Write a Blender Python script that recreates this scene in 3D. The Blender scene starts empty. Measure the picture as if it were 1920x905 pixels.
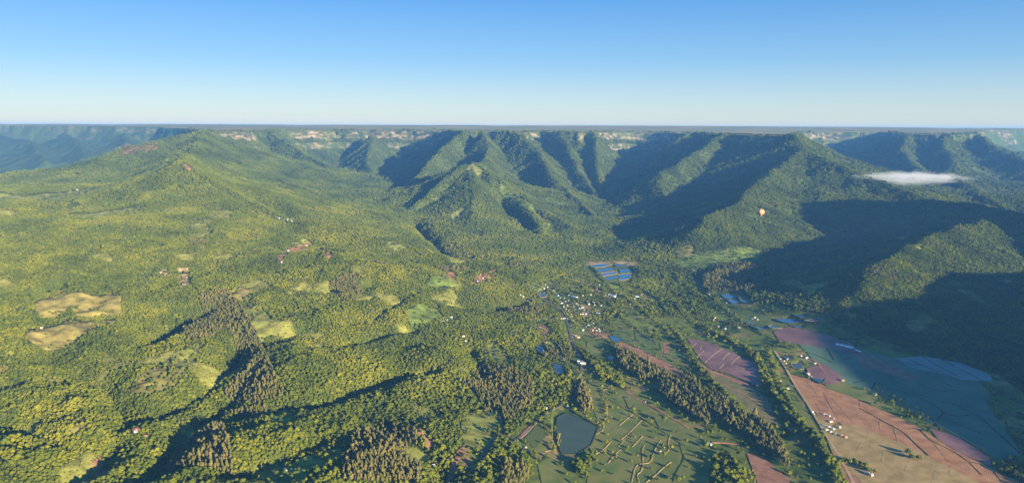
import bpy, bmesh, math, random, time
import numpy as np
from mathutils import Vector, Matrix
T0 = time.time()
S = bpy.context.scene
C = S.collection
random.seed(7); RNG = np.random.default_rng(11)

# ------------------------------------------------------------------ camera
H = 700.0                     # metres of the camera above the valley floor
F = 1371.0                    # focal length in photograph pixels (1920 wide)
PITCH = math.atan((452.5 - 238.0) / F)
ROLL = 0.0038
cam_data = bpy.data.cameras.new('camera'); cam = bpy.data.objects.new('camera', cam_data); C.objects.link(cam)
cam_data.sensor_width = 36.0; cam_data.lens = 36.0 * F / 1920.0
cam_data.clip_start = 1.0; cam_data.clip_end = 200000.0
cam.location = (0, 0, H)
cam.rotation_euler = (Matrix.Rotation(math.pi/2 - PITCH, 3, 'X') @ Matrix.Rotation(ROLL, 3, 'Z')).to_euler()
S.camera = cam

# ------------------------------------------------------------------ light
SUN_EL = math.radians(12.0)
SUN_AZ = math.radians(138.0)          # clockwise from the viewing direction (+Y): behind, to the right
sv = Vector((math.sin(SUN_AZ)*math.cos(SUN_EL), math.cos(SUN_AZ)*math.cos(SUN_EL), math.sin(SUN_EL)))
W = bpy.data.worlds.new('World'); S.world = W; W.use_nodes = True
wn, wl = W.node_tree.nodes, W.node_tree.links
bg = wn['Background']
sky = wn.new('ShaderNodeTexSky'); sky.sky_type = 'NISHITA'; sky.sun_disc = False
sky.sun_elevation = SUN_EL; sky.sun_rotation = SUN_AZ
sky.altitude = 700; sky.air_density = 1.0; sky.dust_density = 0.6; sky.ozone_density = 2.0
hsv = wn.new('ShaderNodeMix'); hsv.data_type = 'RGBA'; hsv.blend_type = 'MULTIPLY'; hsv.inputs[0].default_value = 1
tcw = wn.new('ShaderNodeTexCoord'); sxw = wn.new('ShaderNodeSeparateXYZ'); wl.new(tcw.outputs['Generated'], sxw.inputs[0])
rmp = wn.new('ShaderNodeValToRGB'); wl.new(sxw.outputs[2], rmp.inputs[0]); re_ = rmp.color_ramp.elements
re_[0].position = 0.0; re_[0].color = (.98, .97, 1.16, 1); re_[1].position = .30; re_[1].color = (.34, .70, 1.22, 1)
xe = re_.new(.07); xe.color = (.74, .88, 1.18, 1)
wl.new(rmp.outputs[0], hsv.inputs[7])
wl.new(sky.outputs[0], hsv.inputs[6]); sat = wn.new('ShaderNodeHueSaturation'); sat.inputs['Saturation'].default_value = 1.0; sat.inputs['Value'].default_value = 1.0
wl.new(hsv.outputs[2], sat.inputs['Color'])
# an even clear-air gradient, the same all round the horizon, blended with the sky model
gr = wn.new('ShaderNodeValToRGB'); wl.new(sxw.outputs[2], gr.inputs[0]); ge = gr.color_ramp.elements
ge[0].position = 0.0; ge[0].color = (.70, .78, .76, 1); ge[1].position = .6; ge[1].color = (.04, .19, .55, 1)
for ps, cc in ((.03, (.54, .72, .80)), (.085, (.25, .53, .82)), (.17, (.09, .34, .76))):
    q_ = ge.new(ps); q_.color = (*cc, 1)
gm = wn.new('ShaderNodeMix'); gm.data_type = 'RGBA'; gm.blend_type = 'MULTIPLY'; gm.inputs[0].default_value = 1; gm.inputs[7].default_value = (6, 6, 6, 1); wl.new(gr.outputs[0], gm.inputs[6])
bl = wn.new('ShaderNodeMix'); bl.data_type = 'RGBA'; bl.inputs[0].default_value = .7; wl.new(sat.outputs[0], bl.inputs[6]); wl.new(gm.outputs[2], bl.inputs[7])
wl.new(bl.outputs[2], bg.inputs[0]); bg.inputs[1].default_value = 0.055
ld = bpy.data.lights.new('sun', 'SUN'); ld.energy = 5.0; ld.angle = math.radians(0.5); ld.color = (1.0, 0.84, 0.54)
sun = bpy.data.objects.new('sun', ld); C.objects.link(sun)
sun.rotation_euler = sv.to_track_quat('Z', 'Y').to_euler(); sun.location = sv * 3000
S.view_settings.view_transform = 'Standard'; S.view_settings.look = 'None'
S.view_settings.exposure = 1.65; S.view_settings.gamma = 1.0; S.view_settings.use_curve_mapping = False
S.render.engine = 'CYCLES'
S.cycles.use_denoising = True
S.cycles.max_bounces = 5; S.cycles.diffuse_bounces = 2; S.cycles.glossy_bounces = 2
S.cycles.transmission_bounces = 2; S.cycles.volume_bounces = 1; S.cycles.transparent_max_bounces = 6
S.cycles.volume_max_steps = 128

# ------------------------------------------------------------------ pixel <-> place
SP, CP = math.sin(PITCH), math.cos(PITCH)
def rays(u, v):
    a = np.asarray(u, float) - 960.0; b = np.asarray(v, float) - 452.5
    a, b = a + ROLL*b, b - ROLL*a
    fwd = F*CP - b*SP; dn = F*SP + b*CP
    return a/fwd, dn/fwd
def P(u, v, Y):
    tx, tz = rays(u, v)
    return (float(tx)*Y, float(Y), H - float(tz)*Y)

# ------------------------------------------------------------------ noise
PERM = RNG.permutation(4096)
ANG = RNG.random(4096) * 2*math.pi
GX, GY = np.cos(ANG), np.sin(ANG)
def perlin(x, y, seed=0):
    x = np.asarray(x, float) + seed*37.31; y = np.asarray(y, float) - seed*19.73
    xi = np.floor(x); yi = np.floor(y); xf = x-xi; yf = y-yi
    xi = xi.astype(np.int64); yi = yi.astype(np.int64)
    u = xf*xf*xf*(xf*(xf*6-15)+10); v = yf*yf*yf*(yf*(yf*6-15)+10)
    def g(ix, iy, dx, dy):
        h = PERM[(PERM[ix & 4095] + iy) & 4095]
        return GX[h]*dx + GY[h]*dy
    a = g(xi, yi, xf, yf); b = g(xi+1, yi, xf-1, yf)
    c = g(xi, yi+1, xf, yf-1); d = g(xi+1, yi+1, xf-1, yf-1)
    return (a + u*(b-a) + v*((c + u*(d-c)) - (a + u*(b-a)))) * 1.4
def fbm(x, y, octv=4, seed=0, ridged=False):
    s = 0; amp = 1; tot = 0
    for o in range(octv):
        n = perlin(x*2**o, y*2**o, seed+o*5)
        if ridged: n = 1 - 2*np.abs(n)
        s = s + n*amp; tot += amp; amp *= 0.5
    return s/tot
def sstep(a, b, x):
    t = np.clip((x-a)/(b-a), 0, 1); return t*t*(3-2*t)

# ------------------------------------------------------------------ relief: ridges, rim and rolling ground
# ridge: (steepness, floor height, fluting, [(u, v, distance), ...]) read off the photograph
RIDGES = [
 # central spurs falling from the rim
 (1.3, 20, .3, [(868,249,6950),(842,272,6550),(805,312,6050),(765,352,5650),(738,384,5400)]),
 (1.1, 40, .3, [(905,250,6800),(918,285,6350),(905,312,5750),(885,312,5300)]),
 (0.9, 10, .25, [(885,312,5300),(930,335,5050),(975,370,4800),(1040,410,4500),(1100,445,4250),(1160,480,4000)]),
 (1.1, 10, .2, [(885,312,5300),(862,320,5220),(815,360,4950),(770,395,4750)]),
 (0.55, 10, .3, [(885,312,5300),(895,350,4900),(885,400,4500),(872,448,4180)]),
 (0.7, 10, .3, [(970,370,4800),(1000,400,4500),(1020,440,4150),(1040,470,3980)]),
 (1.25, 20, .3, [(945,248,7000),(985,262,6700),(1015,300,6200),(1040,340,5700),(1085,385,5200),(1140,425,4700),(1190,462,4300)]),
 (1.35, 20, .3, [(1050,248,7200),(1065,280,6800),(1085,320,6300),(1105,355,5900),(1130,385,5500),(1160,415,5050),(1190,440,4650)]),
 (1.5, 20, .3, [(1112,250,7200),(1119,290,6700),(1120,330,6200),(1138,375,5600),(1158,402,5300)]),
 # alcove left of the middle
 (1.0, 60, .3, [(700,258,8000),(690,300,7300),(700,340,6700),(725,370,6200)]),
 (0.95, 40, .2, [(505,255,7400),(545,276,7000),(577,297,6700),(640,333,6100),(700,375,5500),(745,408,5050)]),
 # broad massif on the left
 (0.6, 90, .1, [(385,250,6200),(427,280,6000),(500,330,5500),(567,357,5100),(640,387,4700),(700,415,4400),(750,440,4150),(800,465,3950)]),
 (0.5, 150, .1, [(385,250,6200),(310,264,6000),(288,270,5750),(240,281,5500),(190,300,5300),(110,320,5150),(40,328,5050),(-80,336,4950),(-300,345,4900)]),
 (0.55, 150, .1, [(345,312,4100),(350,300,4800),(370,270,5600),(385,250,6200)]),
 # front hill on the left
 (0.5, 120, .1, [(345,312,4100),(400,336,3950),(450,362,3800),(520,398,3600),(600,420,3450),(680,438,3350),(740,450,3300),(800,468,3200),(880,492,3100),(970,518,2980)]),
 (0.5, 150, .1, [(345,312,4100),(300,340,3950),(240,372,3800),(190,398,3650),(100,393,3480),(0,389,3400),(-150,389,3300),(-400,395,3200)]),
 # small hills of the near upland
 (0.45, 60, .2, [(428,545,2560),(460,585,2380),(500,650,2080),(520,720,1800)]),
 (0.35, 60, .2, [(700,690,1880),(640,715,1790),(560,750,1660),(480,790,1540)]),
 (0.4, 60, .1, [(215,548,2420),(160,575,2320),(100,610,2180)]),
 (0.35, 40, .1, [(820,655,2050),(780,680,1950),(740,735,1740)]),
 (0.35, 30, .1, [(950,610,2480),(960,640,2330),(930,680,2130)]),
 (0.35, 30, .1, [(900,700,1960),(950,740,1810),(960,770,1720)]),
 (0.35, 40, .1, [(600,905,1230),(700,850,1370),(780,800,1520)]),
 # massif right of the dark canyon
 (1.0, 30, .35, [(1296,255,7500),(1280,262,7200),(1250,285,6800),(1215,315,6350)]),
 (0.9, 30, .4, [(1360,255,6300),(1330,275,6150),(1290,300,5850),(1240,330,5450)]),
 (1.0, 30, .4, [(1240,345,5300),(1252,375,5050),(1238,402,4850)]),
 (0.6, 20, .25, [(1490,255,5650),(1500,285,5300),(1560,308,5000),(1620,336,4700),(1690,363,4400),(1740,381,4200),(1820,393,3950),(1920,408,3700),(2060,420,3450),(2300,430,3300)]),
 (0.6, 20, .25, [(1500,288,5300),(1470,318,4950),(1420,350,4500),(1390,385,4150),(1335,412,3900),(1302,440,3700),(1285,466,3600)]),
 (0.5, 10, .3, [(1920,408,3700),(1840,422,3350),(1760,445,3050),(1690,475,2850),(1632,510,2650),(1622,545,2500),(1660,590,2350)]),
 (0.35, 5, .1, [(1330,520,3180),(1375,505,3240),(1420,510,3200)]),
 # second massif to the right
 (0.9, 30, .4, [(1835,258,7500),(1872,285,7000),(1925,308,6600),(2000,330,6200)]),
 (0.9, 30, .45, [(1700,255,7500),(1690,285,7050),(1715,315,6550),(1775,345,6100)]),
 (0.9, 30, .45, [(1770,255,7300),(1775,285,6900),(1790,310,6500)]),
 (0.7, 20, .2, [(1770,325,6100),(1800,345,5600),(1850,376,5000),(1912,412,4450)]),
 # far left valley walls
 (0.6, 40, .2, [(-20,252,11300),(60,268,9900),(85,305,8600)]),
 (0.6, 40, .2, [(120,252,10700),(150,272,9600),(160,305,8400)]),
 (0.6, 40, .2, [(235,252,10200),(240,270,9200),(200,295,8000)]),
]
RID = []
for k, fl, flt, pts in RIDGES:
    RID.append((k, fl, flt, np.array([P(*p) for p in pts])))
# the range on the right, outside the picture, whose shadow lies over the valley
RID.append((1.2, 0, .04, np.array([(3000,-7000,620),(2600,-3500,600),(2500,-1200,500),(2500,-200,482),(2500,60,488),(2500,250,506),(2500,560,528),(2500,800,532),(2500,1000,528),(2500,1100,510),(2500,1360,450),(2500,1500,455),(2500,1800,425),(2520,2080,345),(2640,2280,325),(2760,2420,360),(2900,2560,470),(2920,2760,600),(2920,3050,630),(2960,3280,580),(3020,3450,500),(3100,3700,440),(3350,4200,340)])))

RIM = [(-900,12500),(0,11300),(150,10900),(290,10200),(350,8800),(365,6800),(385,6250),(425,6350),(500,7300),(540,7900),(640,8300),(760,8250),(820,8050),(846,7400),
 (868,7000),(892,6900),(905,7400),(920,7800),(938,7200),(960,6850),(990,6900),(1005,7400),(1018,7700),(1035,7500),(1050,7200),(1085,7050),(1112,7200),(1120,7700),(1140,8300),
 (1190,8600),(1235,8500),(1262,8200),(1290,7700),(1312,7100),(1340,6450),(1400,5950),(1470,5700),(1492,5800),(1500,6600),(1508,8400),(1545,9300),(1640,9200),(1675,8200),
 (1695,7600),(1760,7350),(1815,7450),(1835,8300),(1855,10500),(1960,11800),(3200,12500)]
RIMXY = np.array([((u-960)/1387.0*y, y) for u, y in RIM] + [(70000,90000),(-70000,90000)])

def poly_sd(px, py, poly):
    """signed distance (negative inside)"""
    n = len(poly); d2 = np.full(px.shape, 1e18); ins = np.zeros(px.shape, bool)
    for i in range(n):
        ax, ay = poly[i]; bx, by = poly[(i+1) % n]
        ex, ey = bx-ax, by-ay
        t = np.clip(((px-ax)*ex + (py-ay)*ey)/(ex*ex+ey*ey), 0, 1)
        dx = px-(ax+t*ex); dy = py-(ay+t*ey)
        np.minimum(d2, dx*dx+dy*dy, out=d2)
        c = ((ay > py) != (by > py)) & (px < (bx-ax)*(py-ay)/((by-ay) if by != ay else 1e-9)+ax)
        ins ^= c
    d = np.sqrt(d2); return np.where(ins, -d, d)

# rolling base ground: control points (u, v, distance) or (u, v) meaning on the valley floor
def vf(u, v, z=0.0):
    tx, tz = rays(u, v); Y = (H-z)/float(tz); return (float(tx)*Y, Y, z)
CTRL = [P(*p) for p in [
 (0,480,2800),(200,480,2820),(345,480,2900),(0,600,2130),(0,750,1590),(0,905,1240),(-250,600,2150),(-250,800,1450),(-300,480,2850),
 (200,640,2060),(200,750,1620),(200,905,1260),(400,620,2220),(400,750,1650),(400,905,1265),(480,520,2720),(600,500,2850),(600,600,2330),(600,680,1960),
 (600,780,1600),(600,905,1270),(740,540,2680),(740,620,2300),(740,760,1690),(740,905,1290),(800,560,2700),(850,600,2480),(850,690,2040),(850,800,1620),(900,530,2900),
 (900,600,2530),(900,680,2130),(60,365,4400),(160,365,4400),(-200,365,4400),(300,400,4500),(560,432,4150),(650,450,4000)]]
CTRL += [vf(*p) for p in [(940,640,20),(960,780,12),(900,860,14),(880,905,12),(1000,560,20),(1010,620,12),(1040,700,6),(1030,760,4),(980,840,4),(950,905,2),(1100,520,12),(1150,490,15),(1200,480,15),
 (1100,580,6),(1100,700,2),(1100,850,0),(1300,900,0),(1300,700,0),(1300,580,4),(1300,520,8),(1450,560,6),(1500,900,0),(1500,700,0),(1500,620,0),(1700,900,0),(1700,720,0),(1650,640,0),
 (1850,760,0),(1900,700,5),(2100,800,0),(2000,650,20),(1900,905,0),(760,470,60),(850,500,45)]]
CTRL += [(-4000,6000,80),(-3000,9000,60),(0,6500,60),(1000,5500,25),(1500,6500,30),(2500,6500,40),(4000,6500,60),(5500,9000,60),(0,0,20),(0,-4000,0),(-3000,-1000,60),(-4000,3000,180),(3500,4500,60),(1800,-2000,0),(8000,0,0),(-9000,0,100),(0,-12000,0),(700,8500,60),(700,7400,30),(3000,8000,40)]
CTRL = np.array(CTRL)
_c = CTRL[:, :2]; _d = np.sqrt(((_c[:, None]-_c[None])**2).sum(-1) + 200.0**2)
_n = len(_c); _A = np.zeros((_n+1, _n+1)); _A[:_n, :_n] = -_d + np.eye(_n)*0.0; _A[:_n, _n] = 1; _A[_n, :_n] = 1
_A[:_n, :_n] += np.eye(_n)*12
_w = np.linalg.solve(_A, np.append(CTRL[:, 2], 0))
def base_height(x, y):
    z = np.full(x.shape, _w[_n])
    for i in range(_n):
        z = z - _w[i]*np.sqrt((x-_c[i, 0])**2 + (y-_c[i, 1])**2 + 200.0**2)
    return z

RAV = []                     # (depth, width, world line), filled in once the uncut relief is known
def height(x, y, full=False):
    x = np.asarray(x, float).ravel(); y = np.asarray(y, float).ravel()
    b = base_height(x, y)
    b = np.maximum(b, 0)
    up = sstep(14, 60, b)
    b = b + up*(42*fbm(x/460, y/460, 4, 3, True) + 11*fbm(x/150, y/150, 3, 5, True) - 4)
    # warped coordinates make crests wander a little
    near = sstep(1500, 4500, y)
    wx = x + (14+28*near)*fbm(x/380, y/380, 3, 21); wy = y + (14+28*near)*fbm(x/380, y/380, 3, 31)
    gul = fbm(x/230, y/230, 3, 41, True)
    top = b.copy()
    for ri, (k, fl, flt, pts) in enumerate(RID):
        s0 = 0.0
        lo = pts[:, :2].min(0) - 2600; hi = pts[:, :2].max(0) + 2600
        m = np.nonzero((x > lo[0]) & (x < hi[0]) & (y > lo[1]) & (y < hi[1]))[0]
        if not len(m): continue
        mx, my = wx[m], wy[m]; best = np.full(len(m), -1e9)
        for i in range(len(pts)-1):
            a, c = pts[i], pts[i+1]; e = c-a; L = math.hypot(e[0], e[1])
            t = np.clip(((mx-a[0])*e[0]+(my-a[1])*e[1])/(L*L), 0, 1)
            d = np.sqrt((mx-a[0]-t*e[0])**2+(my-a[1]-t*e[1])**2)
            cz = a[2]+t*e[2]; s = s0+t*L; s0 += L
            kk = k*(1+flt*1.3*perlin(s/150.0+ri*13.7, d/900.0, 51)+flt*.7*perlin(s/60.0+ri*7.7, d/500.0, 61))
            bb_ = b[m]; hh = np.maximum(cz-bb_, 1)
            dd = np.maximum(np.sqrt(d*d+15*15)-15, 0)
            zz = bb_ + hh*(np.exp(-np.maximum(kk, .15)*dd/hh)*1.03-.03)
            np.maximum(best, zz, out=best)
        top[m] = np.maximum(top[m], best)
    for dep, wid, L in RAV:
        lo = L.min(0)-wid*2; hi = L.max(0)+wid*2
        m = np.nonzero((x > lo[0]) & (x < hi[0]) & (y > lo[1]) & (y < hi[1]))[0]
        if not len(m): continue
        d2 = np.full(len(m), 1e12); tt = np.zeros(len(m)); n = len(L)-1
        for i in range(n):
            a, c = L[i], L[i+1]; e = c-a
            t = np.clip(((wx[m]-a[0])*e[0]+(wy[m]-a[1])*e[1])/(e@e), 0, 1)
            q = (wx[m]-a[0]-t*e[0])**2+(wy[m]-a[1]-t*e[1])**2
            k_ = q < d2; d2[k_] = q[k_]; tt[k_] = (i+t[k_])/n
        top[m] -= dep*np.exp(-np.sqrt(d2)/wid*1.3)*np.clip(np.sin(np.pi*tt)*2.5, 0, 1)
    rel = sstep(10, 140, top-b)
    lefty = sstep(300, -900, x)*sstep(6800, 6000, y)
    top = top + rel*(1-.25*lefty)*(20*gul+ 12*fbm(x/110, y/110, 3, 71, True))*sstep(2500, 4500, y) + rel*(7*gul)*(1-sstep(2500, 4500, y))
    # plateau with its cliffs
    m = np.nonzero(y > 4500)[0]
    cl = np.zeros(x.shape); pl = np.zeros(x.shape)
    if len(m):
        xm, ym = x[m], y[m]
        fr = fbm(xm/420, ym/420, 4, 81, True)
        d = poly_sd(xm, ym, RIMXY) + 75*fr + 20*fbm(xm/90, ym/90, 2, 91, True)
        zr = 648 + 20*sstep(0, 5000, -d) + 40*sstep(8500, 12500, np.hypot(xm, ym)) + 24*fbm(xm/2600, ym/2200, 3, 103)*sstep(8000, 12000, ym) + 8*fbm(xm/900, ym/900, 3, 101) - 14*sstep(-300, 3000, xm)*(1-sstep(8500, 12500, ym)) + 5*sstep(8500, 12500, ym) 
        zr = zr + 10*np.clip(-d/600, 0, 1)
        drop = 75 + 20*fbm(xm/300, ym/300, 2, 121)
        o = np.maximum(d, 0)
        lowz = 50+b[m]*.3
        cliff = zr - drop*sstep(0, 38, o) - 45*sstep(120, 160, o)
        foot = lowz + (cliff-lowz)*np.exp(-0.85*np.maximum(o-30, 0)/600)
        zz = np.where(d < 0, zr, foot)
        t0 = top[m]
        top[m] = np.where(d < 0, zz, np.maximum(np.minimum(t0, zr+2), zz))
        cl[m] = np.where((zz >= t0-4) & (d > -6) & (d < 200), 1.0, 0) * (sstep(-6, 4, d)*(1-sstep(45, 70, d)) + .8*sstep(110, 122, d)*(1-sstep(165, 185, d)))
        cl[m] *= sstep(-.12, .2, fbm(xm/800, ym/800, 2, 131))*(.35+.65*sstep(-3800, -1800, xm))
        pl[m] = sstep(0, 60, -d)
    top = np.minimum(top, 728)
    if full: return top, b, cl, pl
    return top

def hits(uv):
    """where the view through photograph pixels meets the relief"""
    uv = np.array(uv, float); tx, tz = rays(uv[:, 0], uv[:, 1])
    Ys = np.geomspace(950, 12500, 520)
    X = tx[:, None]*Ys[None]; YY = np.broadcast_to(Ys, X.shape)
    Z = H - tz[:, None]*Ys[None]
    hh = height(X, YY).reshape(X.shape)
    below = hh >= Z
    idx = np.where(below.any(1), below.argmax(1), len(Ys)-1); idx = np.maximum(idx, 1)
    r = np.arange(len(uv)); g0 = (Z-hh)[r, idx-1]; g1 = (Z-hh)[r, idx]
    t = np.clip(g0/np.maximum(g0-g1, 1e-6), 0, 1)
    Y = Ys[idx-1] + t*(Ys[idx]-Ys[idx-1])
    return np.stack([tx*Y, Y], 1)
RAVPX = [(30,45,[(425,552),(360,590),(310,620),(262,652)]),(22,45,[(228,552),(300,562),(340,575),(380,600)]),(32,60,[(-20,640),(60,662),(140,682),(200,712),(235,765),(180,850),(80,885),(-20,900)]),
 (34,60,[(235,775),(330,742),(390,705),(440,660),(455,610)]),(40,60,[(400,790),(470,762),(530,746),(600,735),(690,708),(770,686),(850,664)]),(20,45,[(540,532),(600,542),(660,535),(710,522)]),
 (28,55,[(780,552),(860,562),(930,572),(1000,556)]),(26,50,[(640,742),(700,782),(760,812),(820,862),(850,905)]),(30,55,[(300,905),(310,850),(345,800),(400,752),(470,702)]),
 (20,50,[(300,500),(400,503),(500,508),(600,492)]),(18,45,[(100,520),(170,530),(240,548)]),(24,50,[(560,650),(640,640),(720,620),(800,612)]),(20,45,[(0,560),(60,545),(130,530)]),
 (24,50,[(420,905),(480,860),(560,830),(640,800)]),(20,45,[(640,600),(700,585),(760,560)]),(22,50,[(0,780),(80,800),(150,830),(200,870)]),(18,40,[(440,640),(520,630),(600,600)]),
 (22,60,[(350,315),(420,352),(500,392),(580,418)]),(16,45,[(420,440),(500,445),(580,450),(640,470)]),(18,45,[(100,440),(200,450),(280,470)]),(20,50,[(680,520),(740,535),(790,552)]),
 (60,90,[(770,400),(800,430),(860,475),(930,490)]),(60,90,[(930,350),(975,390),(1010,430)]),(24,50,[(880,640),(900,680),(885,720)])]
RAV_ = [(d*1.35, w, hits(p)) for d, w, p in RAVPX]; RAV += RAV_
for dep_, off_, pts_ in ((75, 130, [(420,346,3890),(450,362,3800),(520,398,3600),(600,420,3450),(680,438,3350),(740,450,3300),(800,468,3200),(860,486,3120)]), (80, 150, [(190,398,3650),(150,395,3570),(100,393,3480),(0,389,3400),(-150,389,3300)])):
    RAV.append((dep_, 75, np.array([P(*p)[:2] for p in pts_])+np.array([30.0, off_])))  # troughs added behind two crests to catch a dark line of shade
class Batch:                       # collects pixel lists so that the relief is searched once
    def __init__(s): s.uv = []; s.res = None
    def add(s, pts):
        i = len(s.uv); s.uv += [tuple(p) for p in pts]; return (i, len(s.uv))
    def run(s): s.res = hits(s.uv)
    def get(s, k): return s.res[k[0]:k[1]]
B = Batch()

# ------------------------------------------------------------------ materials
def mat(name, base=(.5, .5, .5), rough=.8, spec=.2):
    m = bpy.data.materials.new(name); m.use_nodes = True
    p = m.node_tree.nodes['Principled BSDF']
    p.inputs['Base Color'].default_value = (*base, 1); p.inputs['Roughness'].default_value = rough
    p.inputs['Specular IOR Level'].default_value = spec
    return m, m.node_tree.nodes, m.node_tree.links, p
def noise_mat(name, ca, cb, scale, rough=.85, detail=6, bump=0, bscale=None, spec=.15, tint=0):
    m, n, l, p = mat(name, ca, rough, spec)
    g = n.new('ShaderNodeNewGeometry')
    t = n.new('ShaderNodeTexNoise'); t.inputs['Scale'].default_value = scale; t.inputs['Detail'].default_value = detail
    l.new(g.outputs['Position'], t.inputs['Vector'])
    r = n.new('ShaderNodeValToRGB'); r.color_ramp.elements[0].position = .35; r.color_ramp.elements[1].position = .65
    r.color_ramp.elements[0].color = (*ca, 1); r.color_ramp.elements[1].color = (*cb, 1)
    l.new(t.outputs[0], r.inputs[0]); l.new(r.outputs[0], p.inputs['Base Color'])
    if bump:
        t2 = n.new('ShaderNodeTexNoise'); t2.inputs['Scale'].default_value = bscale; t2.inputs['Detail'].default_value = 3
        l.new(g.outputs['Position'], t2.inputs['Vector'])
        bb = n.new('ShaderNodeBump'); bb.inputs['Strength'].default_value = 1; bb.inputs['Distance'].default_value = bump
        l.new(t2.outputs[0], bb.inputs['Height']); l.new(bb.outputs[0], p.inputs['Normal'])
    return m

def terrain_mat():
    m, n, l, p = mat('land', (.05, .08, .02), .95, .05)
    a = n.new('ShaderNodeAttribute'); a.attribute_name = 'cover'
    rk = n.new('ShaderNodeAttribute'); rk.attribute_name = 'rock'
    g = n.new('ShaderNodeNewGeometry')
    t = n.new('ShaderNodeTexNoise'); t.inputs['Scale'].default_value = .035; t.inputs['Detail'].default_value = 8; t.inputs['Roughness'].default_value = .65
    l.new(g.outputs['Position'], t.inputs['Vector'])
    mr = n.new('ShaderNodeMapRange'); mr.inputs[1].default_value = .3; mr.inputs[2].default_value = .7; mr.inputs[3].default_value = .62; mr.inputs[4].default_value = 1.4
    l.new(t.outputs[0], mr.inputs[0])
    mx = n.new('ShaderNodeMix'); mx.data_type = 'RGBA'; mx.blend_type = 'MULTIPLY'; mx.inputs[0].default_value = 1
    l.new(a.outputs['Color'], mx.inputs[6]); l.new(mr.outputs[0], mx.inputs[7])
    # rock: pale bands with dark growth
    t3 = n.new('ShaderNodeTexNoise'); t3.inputs['Scale'].default_value = 1.0; t3.inputs['Detail'].default_value = 5
    mp = n.new('ShaderNodeMapping'); mp.inputs['Scale'].default_value = (.012, .012, .03)
    l.new(g.outputs['Position'], mp.inputs[0]); l.new(mp.outputs[0], t3.inputs['Vector'])
    rr = n.new('ShaderNodeValToRGB'); e = rr.color_ramp.elements
    e[0].position = .44; e[0].color = (.045, .065, .025, 1); e[1].position = .6; e[1].color = (.30, .235, .165, 1)
    x = e.new(.53); x.color = (.16, .12, .075, 1)
    l.new(t3.outputs[0], rr.inputs[0])
    m2 = n.new('ShaderNodeMix'); m2.data_type = 'RGBA'
    l.new(rk.outputs['Fac'], m2.inputs[0]); l.new(mx.outputs[2], m2.inputs[6]); l.new(rr.outputs[0], m2.inputs[7])
    l.new(m2.outputs[2], p.inputs['Base Color'])
    t2 = n.new('ShaderNodeTexNoise'); t2.inputs['Scale'].default_value = .06; t2.inputs['Detail'].default_value = 4
    l.new(g.outputs['Position'], t2.inputs['Vector'])
    bb = n.new('ShaderNodeBump'); bb.inputs['Strength'].default_value = .8; bb.inputs['Distance'].default_value = 6
    fr = n.new('ShaderNodeAttribute'); fr.attribute_name = 'woods'
    mm = n.new('ShaderNodeMath'); mm.operation = 'MULTIPLY'; l.new(t2.outputs[0], mm.inputs[0]); l.new(fr.outputs['Fac'], mm.inputs[1])
    l.new(mm.outputs[0], bb.inputs['Height']); l.new(bb.outputs[0], p.inputs['Normal'])
    return m
def foliage_mat(name, dark, mid, light, sc=.5):
    m, n, l, p = mat(name, mid, .75, .15)
    a = n.new('ShaderNodeAttribute'); a.attribute_type = 'INSTANCER'; a.attribute_name = 'tint'
    r = n.new('ShaderNodeValToRGB'); e = r.color_ramp.elements
    e[0].color = (*dark, 1); e[1].color = (*light, 1); x = e.new(.5); x.color = (*mid, 1)
    t = n.new('ShaderNodeTexNoise'); t.inputs['Scale'].default_value = sc; t.inputs['Detail'].default_value = 2
    g = n.new('ShaderNodeNewGeometry'); l.new(g.outputs['Position'], t.inputs['Vector'])
    ad = n.new('ShaderNodeMath'); ad.operation = 'MULTIPLY_ADD'; l.new(t.outputs[0], ad.inputs[0]); ad.inputs[1].default_value = .5
    sb = n.new('ShaderNodeMath'); sb.operation = 'SUBTRACT'; l.new(a.outputs['Fac'], sb.inputs[0]); sb.inputs[1].default_value = .25
    l.new(sb.outputs[0], ad.inputs[2]); l.new(ad.outputs[0], r.inputs[0]); l.new(r.outputs[0], p.inputs['Base Color'])
    tl = n.new('ShaderNodeBsdfTranslucent'); l.new(r.outputs[0], tl.inputs['Color']); mxs = n.new('ShaderNodeMixShader'); mxs.inputs[0].default_value = .25
    l.new(p.outputs[0], mxs.inputs[1]); l.new(tl.outputs[0], mxs.inputs[2]); l.new(mxs.outputs[0], n['Material Output'].inputs['Surface'])
    return m
M = {}
M['land'] = terrain_mat()
M['leaf'] = foliage_mat('broad_leaf', (.026, .046, .006), (.118, .150, .011), (.30, .285, .018))
M['euc'] = foliage_mat('eucalyptus_leaf', (.07, .085, .022), (.15, .145, .04), (.25, .205, .07))
M['bark'] = noise_mat('bark', (.16, .12, .085), (.30, .25, .19), .8)
M['meadow'] = noise_mat('meadow_grass', (.10, .145, .028), (.20, .19, .05), .02, bump=.4, bscale=.3)
M['golden'] = noise_mat('stubble', (.28, .20, .07), (.42, .29, .12), .04, bump=.3, bscale=.4)
M['pink'] = noise_mat('ploughed_pink', (.32, .15, .065), (.47, .245, .11), .04, bump=.3, bscale=.4)
M['purple'] = noise_mat('wet_ploughed', (.17, .085, .07), (.28, .145, .115), .02, rough=.6, spec=.3)
M['teal'] = noise_mat('flooded_rice', (.08, .15, .09), (.13, .20, .12), .012, rough=.8, spec=.1)
M['pale'] = noise_mat('pale_rice', (.15, .21, .18), (.22, .27, .24), .02, rough=.7, spec=.2)
M['dirt'] = noise_mat('red_earth', (.25, .11, .06), (.38, .2, .12), .05)
M['tan'] = noise_mat('tan_earth', (.36, .24, .11), (.44, .31, .16), .05)
M['asphalt'] = noise_mat('road_surface', (.10, .09, .085), (.17, .15, .14), .1)
M['bank'] = noise_mat('bund_earth', (.24, .16, .065), (.34, .25, .10), .2)
M['bankg'] = noise_mat('bund_grass', (.02, .032, .01), (.06, .07, .02), .2)
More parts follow.
